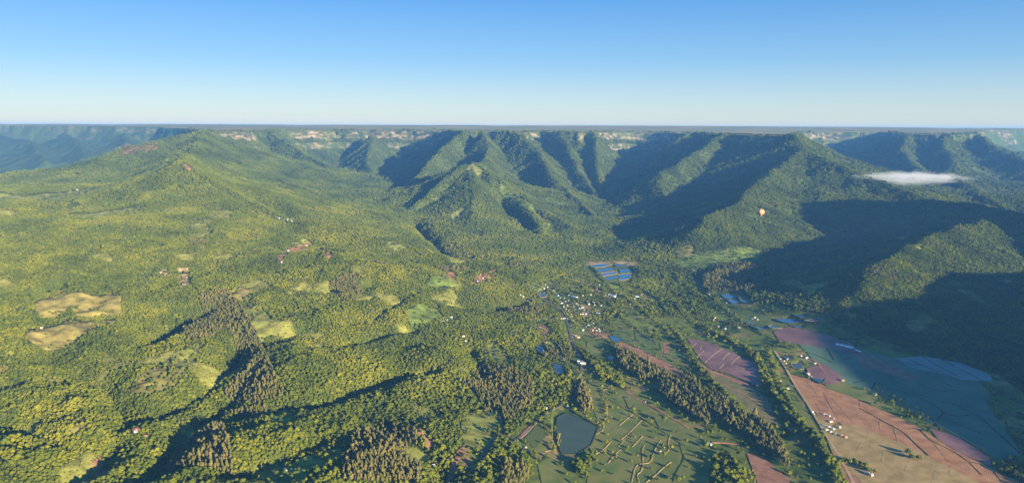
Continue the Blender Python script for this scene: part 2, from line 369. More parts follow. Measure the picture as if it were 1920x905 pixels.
m, n_, l_, p_ = mat('pond_water', (.03, .11, .24), .18, .5); M['water'] = m  # blue base colour stands in for reflected sky
t_ = n_.new('ShaderNodeTexNoise'); t_.inputs['Scale'].default_value = .3
g_ = n_.new('ShaderNodeNewGeometry'); l_.new(g_.outputs['Position'], t_.inputs['Vector'])
b_ = n_.new('ShaderNodeBump'); b_.inputs['Distance'].default_value = .15; l_.new(t_.outputs[0], b_.inputs['Height']); l_.new(b_.outputs[0], p_.inputs['Normal'])
M['murky'] = noise_mat('murky_water', (.04, .06, .045), (.055, .075, .055), .02, rough=.12, spec=.5)
M['bigpond'] = noise_mat('green_pond_water', (.055, .085, .055), (.07, .10, .065), .02, rough=.5, spec=.15)
def plain(name, c, rough=.6, spec=.3, sc=1.5, v=.12):
    return noise_mat(name, tuple(x*(1-v) for x in c), tuple(min(x*(1+v), .95) for x in c), sc, rough, spec=spec)
M['wall_white'] = plain('wall_white', (.5, .47, .41)); M['wall_cream'] = plain('wall_cream', (.42, .34, .22)); M['wall_blue'] = plain('wall_blue', (.3, .45, .6)); M['wall_brick'] = plain('wall_brick', (.36, .2, .13))
M['roof_clay'] = plain('roof_clay', (.40, .17, .09)); M['roof_grey'] = plain('roof_grey', (.27, .27, .28)); M['roof_white'] = plain('roof_white', (.52, .52, .5)); M['roof_brown'] = plain('roof_brown', (.2, .12, .08))
M['glass'] = plain('window_glass', (.05, .06, .07), .1, .5); M['door'] = plain('door_paint', (.18, .1, .06)); M['film'] = plain('greenhouse_film', (.78, .8, .82), .4)
M['trunk'] = M['bark']

# ------------------------------------------------------------------ land cover, read off the photograph
# clearings painted on the relief: (colour, tree density 0..1, polygon)
GOLD = (.32, .26, .07); GRN = (.15, .20, .04); LGRN = (.24, .25, .055); EARTH = (.34, .18, .10); TAN = (.38, .27, .13); SCRUB = (.19, .17, .05); MEAD = (.12, .15, .03)
CLEAR = [
 (GOLD,.0,[(62,572),(88,560),(120,547),(160,550),(185,556),(210,547),(230,558),(228,588),(212,595),(190,590),(170,598),(145,595),(132,578),(108,596),(75,592)]),
 (GOLD,.0,[(128,598),(160,604),(178,600),(165,628),(140,645),(112,660),(78,656),(45,630),(52,618),(92,612)]),
 (GOLD,.0,[(196,600),(218,598),(216,610),(200,611)]),
 (SCRUB,.12,[(232,738),(255,715),(285,690),(325,662),(368,648),(372,668),(346,698),(332,725),(300,738),(262,744)]),
 (LGRN,.12,[(325,662),(368,640),(385,650),(366,690),(346,698),(330,690)]),
 (GOLD,.0,[(433,552),(450,536),(470,543),(466,560),(446,566)]),
 (LGRN,.06,[(453,575),(480,570),(502,585),(512,612),(490,645),(474,615)]),
 (TAN,.05,[(298,508),(315,504),(320,516),(303,520)]),(TAN,.08,[(334,505),(354,503),(360,535),(338,541)]),
 (LGRN,.0,[(-20,362),(40,368),(95,362),(165,355),(164,366),(120,376),(60,378),(-20,377)]),
 (LGRN,.0,[(110,404),(178,399),(228,391),(265,387),(262,397),(205,408),(150,412)]),
 (GRN,.03,[(762,582),(790,568),(822,580),(834,596),(800,608),(768,602)]),
 (GRN,.03,[(800,522),(830,517),(856,535),(820,541),(793,536)]),(EARTH,.05,[(830,515),(845,508),(858,518),(845,526)]),
 (EARTH,.2,[(880,530),(905,510),(935,505),(928,520),(895,535)]),
 (LGRN,.05,[(903,652),(925,640),(946,655),(962,686),(935,682),(912,670)]),
 (EARTH,.2,[(1008,612),(1028,606),(1038,625),(1024,635)]),(LGRN,.1,[(1020,640),(1035,634),(1050,656),(1060,675),(1045,670)]),
 (LGRN,.02,[(862,792),(880,770),(905,764),(928,768),(936,790),(932,830),(908,858),(885,888),(872,870),(866,830)]),
 (LGRN,.02,[(748,832),(778,836),(806,850),(802,872),(768,868)]),
 (GRN,.08,[(470,903),(515,862),(595,850),(642,838),(645,858),(600,880),(565,905),(520,915)]),
 (GRN,.08,[(480,782),(540,766),(560,780),(512,798)]),(SCRUB,.15,[(120,790),(150,780),(170,800),(140,820)]),
 (EARTH,.1,[(168,862),(195,855),(215,880),(200,905),(175,900)]),(EARTH,.1,[(390,845),(412,835),(418,860),(400,872)]),
 (EARTH,.15,[(855,845),(870,830),(880,870),(840,905),(820,905)]),(EARTH,.2,[(760,790),(790,800),(815,830),(808,850),(790,825)]),
 (EARTH,.1,[(512,486),(540,466),(580,452),(590,462),(560,472),(530,490)]),(EARTH,.05,[(597,465),(612,470),(625,485),(612,487)]),
 (LGRN,.1,[(545,455),(570,446),(580,452),(560,462)]),
 (LGRN,.1,[(725,452),(745,455),(765,465),(750,472),(730,465)]),
 (LGRN,.05,[(868,312),(890,309),(907,321),(892,329),(876,326)]),(GRN,.35,[(925,335),(960,360),(1000,385),(1010,400),(975,395),(945,370)]),(LGRN,.1,[(842,402),(865,389),(880,392),(862,408),(850,415)]),
 (GRN,.35,[(1010,405),(1040,415),(1050,455),(1035,450)]),
 (SCRUB,.12,[(1252,480),(1272,462),(1292,457),(1306,468),(1302,478),(1280,484)]),
 (GRN,.08,[(1262,488),(1300,478),(1400,462),(1432,470),(1425,492),(1350,498),(1300,500),(1270,500)]),
 (EARTH,.05,[(1372,503),(1385,494),(1412,492),(1424,498),(1420,502),(1402,497),(1388,500),(1380,507)]),
 ((.17,.105,.06),.25,[(205,288),(215,278),(245,270),(290,271),(305,278),(285,284),(250,290),(230,295)]),
 (EARTH,.05,[(340,308),(350,308),(362,320),(352,322)]),
 (SCRUB,.4,[(820,420),(860,420),(905,440),(900,470),(840,470)]),
]
CLEAR += [(TAN,.1,[(1085,570),(1105,575),(1112,592),(1095,598)]),(EARTH,.1,[(1106,544),(1125,540),(1132,552),(1112,554)]),
 (TAN,.1,[(1130,553),(1165,550),(1170,560),(1140,562)]),(EARTH,.1,[(1095,612),(1125,618),(1150,632),(1135,636),(1105,625)]),(TAN,.1,[(1108,488),(1145,487),(1190,492),(1190,500),(1150,492),(1100,497)]),
 (GRN,.03,[(1150,590),(1200,600),(1240,618),(1200,618),(1150,605)]),(TAN,.05,[(1200,552),(1240,556),(1245,565),(1205,562)]),(GRN,.03,[(1110,520),(1160,535),(1200,556),(1150,545)]),(GRN,.05,[(1200,520),(1240,525),(1230,540),(1205,535)]),
 (GRN,.03,[(1235,575),(1270,580),(1290,600),(1250,592)]),(LGRN,.03,[(960,508),(990,505),(985,515)]),(GRN,.05,[(1320,560),(1345,575),(1380,600),(1350,600),(1325,580)])]
CLEAR = [(c, d, B.add(pl)) for c, d, pl in CLEAR]
# open valley floor: grass, trees only here and there
VALLEY = B.add([(985,505),(1050,492),(1110,478),(1180,470),(1250,482),(1330,498),(1420,560),(1540,585),(1600,620),(1700,655),(1870,700),(1960,760),(2050,905),(2050,980),(870,980),(900,905),(945,850),(940,800),(985,770),(1040,740),(1070,700),(1072,660),(1050,610),(1010,570),(985,540)])
GROVES = [ # dense woods on the valley floor: (kind, polygon)
 ('euc',[(1150,650),(1175,652),(1215,668),(1262,690),(1300,708),(1318,740),(1330,790),(1325,800),(1290,778),(1255,758),(1238,742),(1232,712),(1200,712),(1178,700),(1158,680)]),
 ('euc',[(1312,728),(1345,742),(1385,770),(1440,800),(1470,840),(1480,880),(1440,850),(1400,820),(1362,800),(1330,770)]),
 ('leaf',[(1085,658),(1110,650),(1125,680),(1165,705),(1170,730),(1130,715),(1110,690)]),
 ('leaf',[(1065,850),(1080,838),(1108,845),(1118,870),(1110,895),(1085,890),(1068,870)]),
 ('leaf',[(1290,905),(1300,870),(1335,850),(1375,860),(1400,890),(1400,930),(1290,930)]),
 ('euc',[(1318,520),(1345,500),(1400,495),(1430,510),(1425,540),(1380,552),(1330,550),(1318,540)]),
 ('leaf',[(985,505),(1050,492),(1110,478),(1180,470),(1250,482),(1245,492),(1190,490),(1100,492),(1060,515),(1010,530),(985,540)]),
 ('leaf',[(1195,505),(1250,500),(1300,520),(1310,560),(1290,600),(1250,590),(1230,560),(1200,540)]),
 ('leaf',[(945,850),(940,800),(985,770),(1040,740),(1070,700),(1072,730),(1060,752),(1020,770),(985,795),(955,822)]),
 ('leaf',[(880,905),(905,870),(935,835),(955,835),(985,850),(1000,880),(960,905)]),
 ('euc',[(940,890),(955,872),(985,875),(992,900),(965,915),(940,915)]),
 ('leaf',[(1150,780),(1160,775),(1160,790),(1150,792)]),
 ('euc',[(1085,720),(1105,722),(1112,770),(1095,775),(1080,760)]),
 ('leaf',[(1870,880),(1900,868),(1960,880),(1960,930),(1890,920)]),
 ('leaf',[(1440,560),(1500,555),(1540,575),(1560,600),(1500,590)]),
]
GROVES = [(k, B.add(p)) for k, p in GROVES]
HEDGES = [ # lines of trees: (kind, width m, step m, heightfactor, line)
 ('leaf',14,7,1.0,[(1268,622),(1285,650),(1300,680),(1325,708),(1360,742),(1400,778),(1440,805)]),
 ('leaf',22,6,1.0,[(1250,560),(1290,600),(1340,625),(1400,655),(1432,690),(1440,735),(1480,775),(1520,820),(1560,870),(1580,915)]),
 ('leaf',16,7,1.0,[(1440,655),(1450,690),(1462,730),(1490,780),(1530,830),(1570,890)]),
 ('leaf',14,8,.8,[(1110,500),(1140,540),(1190,570),(1240,610),(1270,640)]),
 ('leaf',8,8,.6,[(1125,725),(1135,745),(1138,775),(1130,800)]),
 ('leaf',8,9,.7,[(1060,760),(1085,775),(1110,790),(1125,800)]),
 ('leaf',12,8,.8,[(1340,560),(1370,590),(1420,620),(1460,640),(1490,655)]),
 ('leaf',10,8,.7,[(1640,728),(1680,748),(1720,770),(1735,785)]),
 ('leaf',12,8,.9,[(1700,850),(1720,865)]),
 ('leaf',14,8,.9,[(1560,868),(1600,868),(1635,885)]),
 ('leaf',10,8,.7,[(1215,600),(1260,590),(1300,610),(1340,640)]),
 ('leaf',16,7,1.,[(1320,560),(1290,540),(1262,510)]),
 ('leaf',10,8,.8,[(1000,800),(1025,775),(1060,758),(1080,730),(1088,700)]),
 ('leaf',10,8,.6,[(1040,850),(1050,820),(1035,800)]),
 ('leaf',10,8,.8,[(1100,560),(1160,590),(1200,620),(1230,640)]),
]
HEDGES = [(k, w, st, hf, B.add(p)) for k, w, st, hf, p in HEDGES]
# flat fields on the valley floor, laid as sheets: (name, material, lift, polygon, bunds)
def c2(pts): return [(1080+x*.2265, 700+y*.2265) for x, y in pts]
def c8(pts): return [(1600+x*.2265, 700+y*.2265) for x, y in pts]
def c4(pts): return [(1440+q[0]*.2211, 640+q[1]*.221)+tuple(q[2:]) for q in pts]
def c5(pts): return [(1140+x*.2211, 620+y*.221) for x, y in pts]
FIELDS = [
 ('meadow','meadow',.15,[(1095,720),(1140,715),(1175,735),(1230,770),(1300,800),(1340,850),(1330,905),(1330,960),(1090,960),(1105,880),(1120,845),(1105,840),(1125,800),(1110,760)],
  [('bank',1.6,q) for q in [c2([(470,340),(410,385),(360,430)]),c2([(545,385),(480,450),(420,510),(375,545)]),c2([(548,520),(465,608)]),c2([(390,565),(350,605)]),
   c2([(290,560),(230,630),(160,670)]),c2([(150,700),(140,660),(110,600),(120,545),(170,500),(230,470),(225,400),(265,340),(240,250),(195,150)]),c2([(380,620),(330,660),(265,740)]),
   c2([(565,595),(545,630),(555,740),(540,820),(500,830),(520,900)]),c2([(700,550),(650,630),(620,740),(560,745),(490,755),(460,900)]),c2([(775,525),(760,570),(775,630),(735,665),(700,650),(645,640)]),
   c2([(785,735),(730,770),(650,850),(580,900)])]] +
  [('bankg',1.3,q) for q in [c2([(860,580),(870,640),(900,690),(870,750),(820,830),(800,900)]),c2([(390,190),(420,250),(435,305),(480,265)]),c2([(640,360),(690,455)]),
   c2([(440,310),(560,380),(700,470),(800,540),(900,600)]),c2([(240,200),(440,315)])]] + [('dirt',1.5,c2([(80,50),(140,60),(200,100),(300,110)])),('dirt',1.5,c2([(195,150),(240,130),(320,125)]))]),
 ('row_crop_field','rows',.2,[(983,822),(1010,793),(1028,812),(1003,842)],[]),
 ('garden_field','meadow',.2,[(1008,870),(1030,855),(1055,880),(1072,915),(1020,925)],[('bankg',1.2,[(1008,868),(1028,852)]),('bank',1.2,[(1022,846),(1042,842),(1050,812)])]),
 ('ploughed_field','purple',.2,[(1288,634),(1330,642),(1398,672),(1432,690),(1436,705),(1424,726),(1380,706),(1330,690),(1312,672)],
  [('tan',1.2,c5(q)) for q in [[(975,150),(900,195),(820,270)],[(1028,185),(965,248)],[(1115,215),(1040,285)],[(985,280),(945,320)],[(810,170),(755,225)],[(800,125),(780,160)],[(750,105),(710,140)]]]),
 ('bare_field','dirt',.17,[(1312,680),(1330,692),(1400,718),(1440,750),(1450,775),(1400,752),(1345,720),(1320,700)],[]),
 ('ploughed_field','pink',.2,[(1477,700),(1520,712),(1600,745),(1660,772),(1712,795),(1790,845),(1860,878),(1930,912),(1990,960),(1800,960),(1700,868),(1640,840),(1570,790),(1558,800),(1510,755)],
  [('bankg',1.6,c8([(50,290),(150,340),(240,395),(330,440),(420,490),(520,590),(620,680)])),('bankg',1.4,c8([(540,460),(640,560),(760,610),(870,670),(960,740),(1050,745)])),
   ('bank',1.2,c8([(650,570),(720,640),(780,730),(900,780)])),('bank',1.2,c8([(200,350),(215,325),(260,335),(380,370)])),('bank',1.2,c8([(430,470),(470,475),(515,462)])),
   ('dirt',1.2,c4([(320,330),(400,430),(430,475)])),('dirt',1.2,c4([(470,430),(520,540),(590,650)])),('dirt',1.0,c4([(270,450),(600,500)])),('dirt',1.0,c4([(400,520),(440,590)])),
   ('dirt',1.0,c4([(540,480),(640,600),(740,710)])),('dirt',1.2,c8([(50,225),(55,275)])),('bank',1.2,c8([(215,400),(220,470)])),('bank',1.2,c8([(330,440),(355,520),(365,570)])),
   ('dirt',1.0,c4([(200,280),(330,335),(540,410),(700,480)])),('dirt',1.0,c4([(400,535),(620,545)])),('bankg',1.3,c8([(960,740),(1060,840)])),('bankg',1.3,c8([(1160,815),(1230,900)]))]),
 ('stubble_field','golden',.26,[(1530,775),(1560,798),(1600,795),(1640,812),(1700,835),(1770,872),(1850,912),(1900,950),(1640,950),(1610,895),(1565,860)],
  [('bank',1.2,c8([(120,480),(110,545)])),('bank',1.2,c8([(250,530),(245,575),(210,580)])),('bank',1.2,c8([(150,560),(135,610)])),('bank',1.2,c8([(445,615),(415,680)])),('bank',1.2,c8([(255,625),(230,740)])),
   ('bank',1.2,c8([(465,705),(430,790),(400,870)])),('bank',1.2,c8([(570,670),(562,740)])),('bank',1.2,c8([(680,800),(645,900)])),('bank',1.2,c8([(805,765),(790,850)])),('dirt',1.0,c8([(0,480),(100,530),(420,675)])),
   ('dirt',1.0,c8([(420,675),(620,760),(820,820)])),('dirt',1.0,c8([(240,740),(420,840),(560,900)])),('bank',1.3,c8([(60,575),(20,670)])),('dirt',1.0,c8([(260,620),(440,700),(660,790)]))]),
 ('rice_field','teal',.2,[(1497,645),(1560,650),(1610,655),(1690,675),(1760,690),(1830,712),(1855,738),(1850,760),(1880,800),(1915,850),(1905,862),(1865,858),(1800,820),(1740,790),(1700,765),(1640,735),(1560,712),(1540,690)],
  [('bankg',1.5,c8(q)) for q in [[(0,80),(90,60)],[(200,80),(300,120),(450,160),(640,240),(760,330),(860,360),(980,340)],[(500,160),(680,220),(860,265),(970,270)],[(350,70),(520,130)],[(520,70),(680,150),(850,140)],
   [(690,360),(860,420),(1060,500)],[(860,270),(1060,360),(1200,500),(1380,660)],[(690,390),(740,330)],[(620,340),(700,440)],[(150,130),(180,80)],[(600,0),(720,60),(820,110)],[(740,0),(940,80)],[(300,0),(330,60)],[(430,200),(400,240)]]] +
  [('bankg',1.5,c4(q)) for q in [[(330,90),(450,130),(540,180)],[(500,60),(560,160)],[(640,150),(700,140)]]]),
 ('rice_terrace','pale',.28,[(1680,672),(1730,668),(1800,680),(1855,702),(1862,715),(1800,712),(1760,700),(1710,690)],
  [('bankg',1.5,q) for q in [[(1700,672),(1760,698)],[(1730,669),(1800,708)],[(1765,674),(1840,712)],[(1690,680),(1740,686)]]]),
 ('muddy_field','purple',.22,[(1450,622),(1480,612),(1540,625),(1590,642),(1612,655),(1600,668),(1560,655),(1500,645),(1462,640)],[]),
 ('fallow_field','dirt',.24,[(1600,660),(1630,664),(1680,688),(1716,705),(1712,714),(1660,700),(1615,685)],[]),
 ('orchard_field','meadow',.25,[(1545,715),(1575,712),(1610,728),(1645,745),(1640,762),(1590,742),(1550,728)],[]),
 ('dark_field','purple',.27,[(1512,690),(1545,682),(1578,705),(1580,716),(1550,722),(1520,712)],[]),
 ('ploughed_field','purple',.21,[(1740,800),(1800,822),(1858,860),(1860,875),(1800,850),(1760,825)],[]),
 ('meadow','meadow',.14,[(1460,710),(1478,712),(1500,752),(1530,800),(1548,835),(1520,815),(1480,775),(1462,740)],[]),
 ('meadow','grass_light',.16,[(1145,615),(1200,620),(1240,640),(1288,668),(1296,690),(1250,680),(1190,650),(1150,630)],[('bankg',1.5,[(1190,618),(1192,640)]),('bankg',1.5,[(1235,640),(1240,658)])]),
 ('bare_field','dirt',.22,[(1243,642),(1256,642),(1255,660),(1245,663)],[]),
 ('sunlit_field','tan_grass',.16,[(1340,700),(1420,735),(1440,770),(1470,800),(1430,790),(1380,760),(1345,730)],[('dirt',1.3,[(1380,730),(1410,750),(1440,775)])]),
 ('meadow','grass_light',.18,[(1360,575),(1400,580),(1470,605),(1480,612),(1445,618),(1400,605),(1365,590)],[]),
 ('meadow','meadow',.13,[(1100,640),(1140,645),(1148,665),(1120,670),(1100,660)],[]),
 ('fallow_field','dirt',.18,[(1565,850),(1600,870),(1640,905),(1640,940),(1600,940),(1580,890)],[]),
 ('bare_field','dirt',.15,[(1400,850),(1430,855),(1480,900),(1480,940),(1430,930)],[]),
 ('quarry_ground','dirt',.2,[(1160,640),(1200,655),(1260,685),(1300,715),(1285,716),(1240,694),(1195,670),(1165,655)],[]),
]
def furrow(m, period, depth, ang):
    nt = m.node_tree; p = nt.nodes['Principled BSDF']; src = p.inputs['Base Color'].links[0].from_socket
    g = nt.nodes.new('ShaderNodeNewGeometry'); mp = nt.nodes.new('ShaderNodeMapping'); mp.inputs['Rotation'].default_value = (0, 0, ang)
    w = nt.nodes.new('ShaderNodeTexWave'); w.inputs['Scale'].default_value = .314/period; w.inputs['Distortion'].default_value = 2.5; w.inputs['Detail'].default_value = 2; w.inputs['Detail Scale'].default_value = .3
    nt.links.new(g.outputs['Position'], mp.inputs[0]); nt.links.new(mp.outputs[0], w.inputs['Vector'])
    r = nt.nodes.new('ShaderNodeMapRange'); r.inputs[3].default_value = 1-depth; r.inputs[4].default_value = 1+depth*.5; nt.links.new(w.outputs['Fac'], r.inputs[0])
    x = nt.nodes.new('ShaderNodeMix'); x.data_type = 'RGBA'; x.blend_type = 'MULTIPLY'; x.inputs[0].default_value = 1
    nt.links.new(src, x.inputs[6]); nt.links.new(r.outputs[0], x.inputs[7]); nt.links.new(x.outputs[2], p.inputs['Base Color'])
furrow(M['pink'], 3.2, .16, .5); furrow(M['purple'], 3, .15, .3); furrow(M['teal'], 5, .12, .6); furrow(M['pale'], 4, .15, .6)
M['rows'] = noise_mat('crop_rows', (.05, .09, .02), (.09, .12, .04), .05)
nt = M['rows'].node_tree; wv = nt.nodes.new('ShaderNodeTexWave'); wv.inputs['Scale'].default_value = .085; wv.bands_direction = 'DIAGONAL'
gg = nt.nodes.new('ShaderNodeNewGeometry'); nt.links.new(gg.outputs['Position'], wv.inputs['Vector'])
mxx = nt.nodes.new('ShaderNodeMix'); mxx.data_type = 'RGBA'; mxx.inputs[6].default_value = (.03, .06, .015, 1); mxx.inputs[7].default_value = (.15, .17, .05, 1)
nt.links.new(wv.outputs['Fac'], mxx.inputs[0]); nt.links.new(mxx.outputs[2], nt.nodes['Principled BSDF'].inputs['Base Color'])
M['grass_light'] = noise_mat('pasture_grass', (.08, .13, .025), (.15, .17, .045), .03, bump=.4, bscale=.3)
M['tan_grass'] = noise_mat('dry_grass', (.13, .13, .04), (.22, .18, .075), .05, bump=.4, bscale=.3)
FIELDS = [(n, mt, lf, B.add(pl), [(bm_, w, B.add(q)) for bm_, w, q in bd]) for n, mt, lf, pl, bd in FIELDS]
PONDS = [ # (material, label part, polygon)
 ('bigpond',[(1044,782),(1062,772),(1122,801),(1108,836),(1082,852),(1052,850),(1042,815)]),
 ('water',[(1105,496),(1130,494),(1150,496),(1130,501),(1110,502)]),('water',[(1150,495),(1170,493),(1176,500),(1155,501)]),('water',[(1112,504),(1150,502),(1152,507),(1118,511)]),
 ('water',[(1118,513),(1155,509),(1157,514),(1128,518)]),('water',[(1130,520),(1160,516),(1162,520),(1140,526)]),('water',[(1160,504),(1180,503),(1184,510),(1162,512)]),('water',[(1160,514),(1184,512),(1180,524),(1160,526)]),
 ('water',[(1351,554),(1370,551),(1382,556),(1360,561)]),('water',[(1362,563),(1380,560),(1388,566),(1372,570)]),('water',[(1385,557),(1398,562),(1406,568),(1390,566)]),
 ('water',[(1385,602),(1405,598),(1425,606),(1412,610)]),('water',[(1408,612),(1422,607),(1442,615),(1425,621)]),('water',[(1440,612),(1462,606),(1475,611),(1462,617),(1445,617)]),
 ('water',[(1452,600),(1478,594),(1510,600),(1480,608),(1462,605)]),('water',[(1486,590),(1508,588),(1516,595),(1500,598)]),('water',[(1508,603),(1530,594),(1546,597),(1518,605)]),('water',[(1486,612),(1504,609),(1506,613),(1490,616)]),
 ('murky',[(1466,668),(1480,665),(1490,674),(1474,676)]),('murky',[(1483,680),(1500,678),(1508,694),(1486,690)]),('murky',[(1510,694),(1526,694),(1548,708),(1540,722),(1526,714)]),
 ('murky',[(1478,740),(1490,742),(1500,756),(1488,752)]),('murky',[(1012,545),(1022,540),(1024,560),(1012,562)]),('water',[(1140,628),(1160,632),(1170,640),(1150,640)]),
 ('murky',[(1035,680),(1055,684),(1058,702),(1040,700)]),('murky',[(1140,665),(1152,668),(1150,676),(1140,674)]),
 ('water',[(302+430,455),(738,456),(742,460),(734,459)]),
 ('murky',[(1004,648),(1018,645),(1022,660),(1008,662)]),
]
PONDS = [(m_, B.add(p)) for m_, p in PONDS]
ROADS = [ # (name, width, material, line)
 ('road',7,'asphalt',[(990,530),(1018,553),(1045,578),(1062,600),(1068,622),(1072,640),(1083,660),(1090,682),(1090,702),(1084,724),(1076,745),(1050,760),(1022,776),(1004,792),(988,810),(970,822),(955,830)]),
 ('lane',5,'asphalt',[(955,822),(942,818),(926,822),(915,838),(905,862),(888,882),(868,896),(840,903)]),
 ('road',7,'tan',[(1452,658),(1465,676),(1480,702),(1496,730),(1513,755),(1528,780),(1545,808),(1562,838),(1582,870),(1600,905)]),
 ('dirt_track',6,'dirt',c2([(420,160),(520,220),(640,280),(740,340),(850,400),(930,450)])),
 ('dirt_track',5,'dirt',[(885,732),(893,748),(900,762),(930,770),(940,785),(942,815)]),
 ('dirt_track',6,'dirt',[(1455,660),(1500,668),(1530,675),(1548,700)]),
 ('dirt_track',5,'dirt',[(1335,829),(1370,830),(1400,838)]),
 ('dirt_track',8,'dirt',[(975,820),(990,803),(1004,793)]),
 ('dirt_track',5,'dirt',[(1235,660),(1290,688),(1340,715),(1400,740),(1450,778)]),
]
ROADS = [(n, w, m_, B.add(p)) for n, w, m_, p in ROADS]

# houses: (u, v, size, roof, wall, kind)
rnd = random.Random(5)
HOUSES = []
def hs(lst, roof=None, wall=None, size=1.0, place=''):
    for q in lst:
        HOUSES.append([q[0], q[1], size*(q[2] if len(q) > 2 else rnd.uniform(.85, 1.25)), roof or rnd.choice(['white','grey','clay','grey','brown','grey','white','white']), wall or rnd.choice(['white','white','cream','blue','brick']), place])
def c3(pts): return [(960+q[0]*.2211, 500+q[1]*.221)+tuple(q[2:]) for q in pts]
hs(c3([(280,150),(300,175),(340,170),(375,165),(350,205),(300,210),(270,185),(330,215),(375,225),(400,150),(250,145),(225,165),(395,185),(385,245)]), place='at the wooded upper village end')
hs(c3([(480,245),(520,250),(560,265),(440,270),(405,265),(420,310),(440,340),(470,330),(455,300),(480,290),(505,310),(520,335),(540,310),(560,330),(530,365),(560,380),(590,350),(610,370),(580,405),(600,400),(500,370),(480,375),(460,360),(430,375),(545,395),(570,355),(640,385),(620,400),(500,405),(510,425),(505,440),(515,460),(470,395),(600,345)]), place='in the village centre')
hs(c3([(620,235),(600,245),(670,200),(690,160),(640,155),(740,155),(720,190),(740,215),(760,250),(790,245),(820,240),(850,265),(880,240),(905,235),(860,190),(665,240),(640,300),(690,305),(710,315),(700,330),(750,330),(780,345),(650,320),(1035,270),(1050,255),(1070,255),(930,370),(1100,235)]), place='among the ponds above the village')
hs(c3([(670,490),(650,500),(680,540),(700,520),(730,530),(740,545),(715,545),(630,510),(540,590),(525,585),(560,600),(600,540),(720,395),(740,400),(760,408),(690,480)]), place='below the village by the dirt strip')
hs(c3([(95,255),(130,290),(160,300),(70,240),(170,330),(340,390),(330,410),(350,430),(385,435),(440,440),(410,440),(310,400),(470,440),(280,645),(425,775),(440,790)]), place='in woods left of the village')
hs([(1080,690),(1320,0)][:0])
hs(c4([(280,130),(325,142),(130,165),(145,185),(395,190),(345,285),(360,300),(335,275),(105,150),(160,155)]), place='by ponds heading the pink field')
hs(c4([(475,622),(515,636),(552,655),(478,718),(513,730),(548,745),(375,605),(385,615)]), 'white', 'white', .9, 'in the pink field cluster')
hs(c4([(495,755),(530,770),(573,790),(530,685),(605,735)]), 'white', 'cream', .85, 'in the roadside cluster')
hs(c4([(620,805),(655,815)]), 'clay', 'white', 1.2, 'at the lower cluster end')
hs(c4([(630,335,1.3)]), 'clay', 'white', 1., 'alone below the teal rice field')
hs(c4([(905,450,1.2)]), 'white', 'white', 1., 'at the bushy rice field corner')
hs(c4([(98,335),(165,405),(140,560),(155,555),(265,740),(290,790),(45,460),(200,380)]), place='on grass left of the field road')
hs([(1625,888,1.2),(1633,892,1.2)], 'grey', 'white', 1.1, 'in trees below the stubble field')
hs([(1340,596),(1338,600),(1346,612),(1316,620),(1363,590),(1432,582),(1415,596),(1420,600),(1410,598),(1330,552),(1390,540),(1370,605),(1362,568),(1385,615),(1360,616)], place='in the tree belt by fish ponds')
hs([(846,596,1.5)], 'white', 'white', 1., 'on the round green upland clearing')
hs([(868,632,1.8),(872,640,1.2)], 'brown', 'white', 1., 'on the terraced woodland clearing')
hs([(830,603,1.2),(838,600)], 'grey', 'blue', 1., 'beside the red clearing in the woods')
hs([(905,522),(912,516),(895,528),(920,512),(900,515)], 'clay', 'white', 1.1, 'on the red hilltop clearing')
hs([(255,808,2.),(272,818,1.2)], 'clay', 'white', 1., 'on a knoll deep in the left woods')
hs([(212,900,1.),(196,850,.8)], 'grey', 'white', 1., 'at the earthy bottom-left clearing')
hs([(535,884,1.2)], 'grey', 'white', 1., 'on the lower left meadow')
hs([(805,878,1.2),(812,874)], 'white', 'white', 1., 'beside the reddish plot above the lane')
hs([(78,616,1.2),(310,516),(338,510),(350,520),(345,532),(302,512)], 'white', 'cream', .9, 'on a small left hillside clearing')
hs([(524,410),(532,412),(540,413),(528,407),(548,415),(520,408)], 'white', 'white', 1., 'on the crest of the front hill')
hs([(190,393,1.2)], 'white', 'white', 1., 'at the far crest meadow')
hs([(540,470),(575,460),(528,492),(662,438)], 'clay', 'white', 1., 'on the upland track')
hs([(132,357),(145,357)], 'white', 'white', 1.3, 'on the distant golden pasture')
hs([(1300,506),(1250,505)][:1], 'white', 'white', 1., 'under the tan knoll')
hs([(1024,765),(940,763),(1063,762)], 'white', 'white', 1.1, 'beside the valley road')
hs([(1330,833,1.3)], 'white', 'blue', 1., 'at the red track end')
hs([(985,838),(990,845)], 'grey', 'cream', .8, 'by the row crops')
hs([(1210,754,.6),(1245,838,.5),(1238,846,.5)], 'white', 'white', 1., 'out on the bunded meadow')
hs([(740,468),(772,520),(800,500),(960,500),(975,515),(1010,500),(1030,490),(1020,480),(935,480),(850,470)], place='in woods under the central hill')
OPEN = [B.add(p) for p in ([(1096,490),(1178,488),(1190,510),(1184,532),(1130,532),(1100,512)],[(1340,548),(1395,546),(1412,572),(1365,580)],[(1375,596),(1440,590),(1500,582),(1555,592),(1520,612),(1430,628)])]
hb = B.add([(h[0], h[1]) for h in HOUSES])
GREEN = B.add([(1571,646.5),(1579,648),(1587,650),(1595,652),(1606,657),(1612,659)])
WAREHOUSE = B.add([(1090,683)])
LARGE = B.add([(1077,558),(1148,556)])
CLOUDC = P(1690, 332, 4700)
B.run()
print('hits', time.time()-T0)

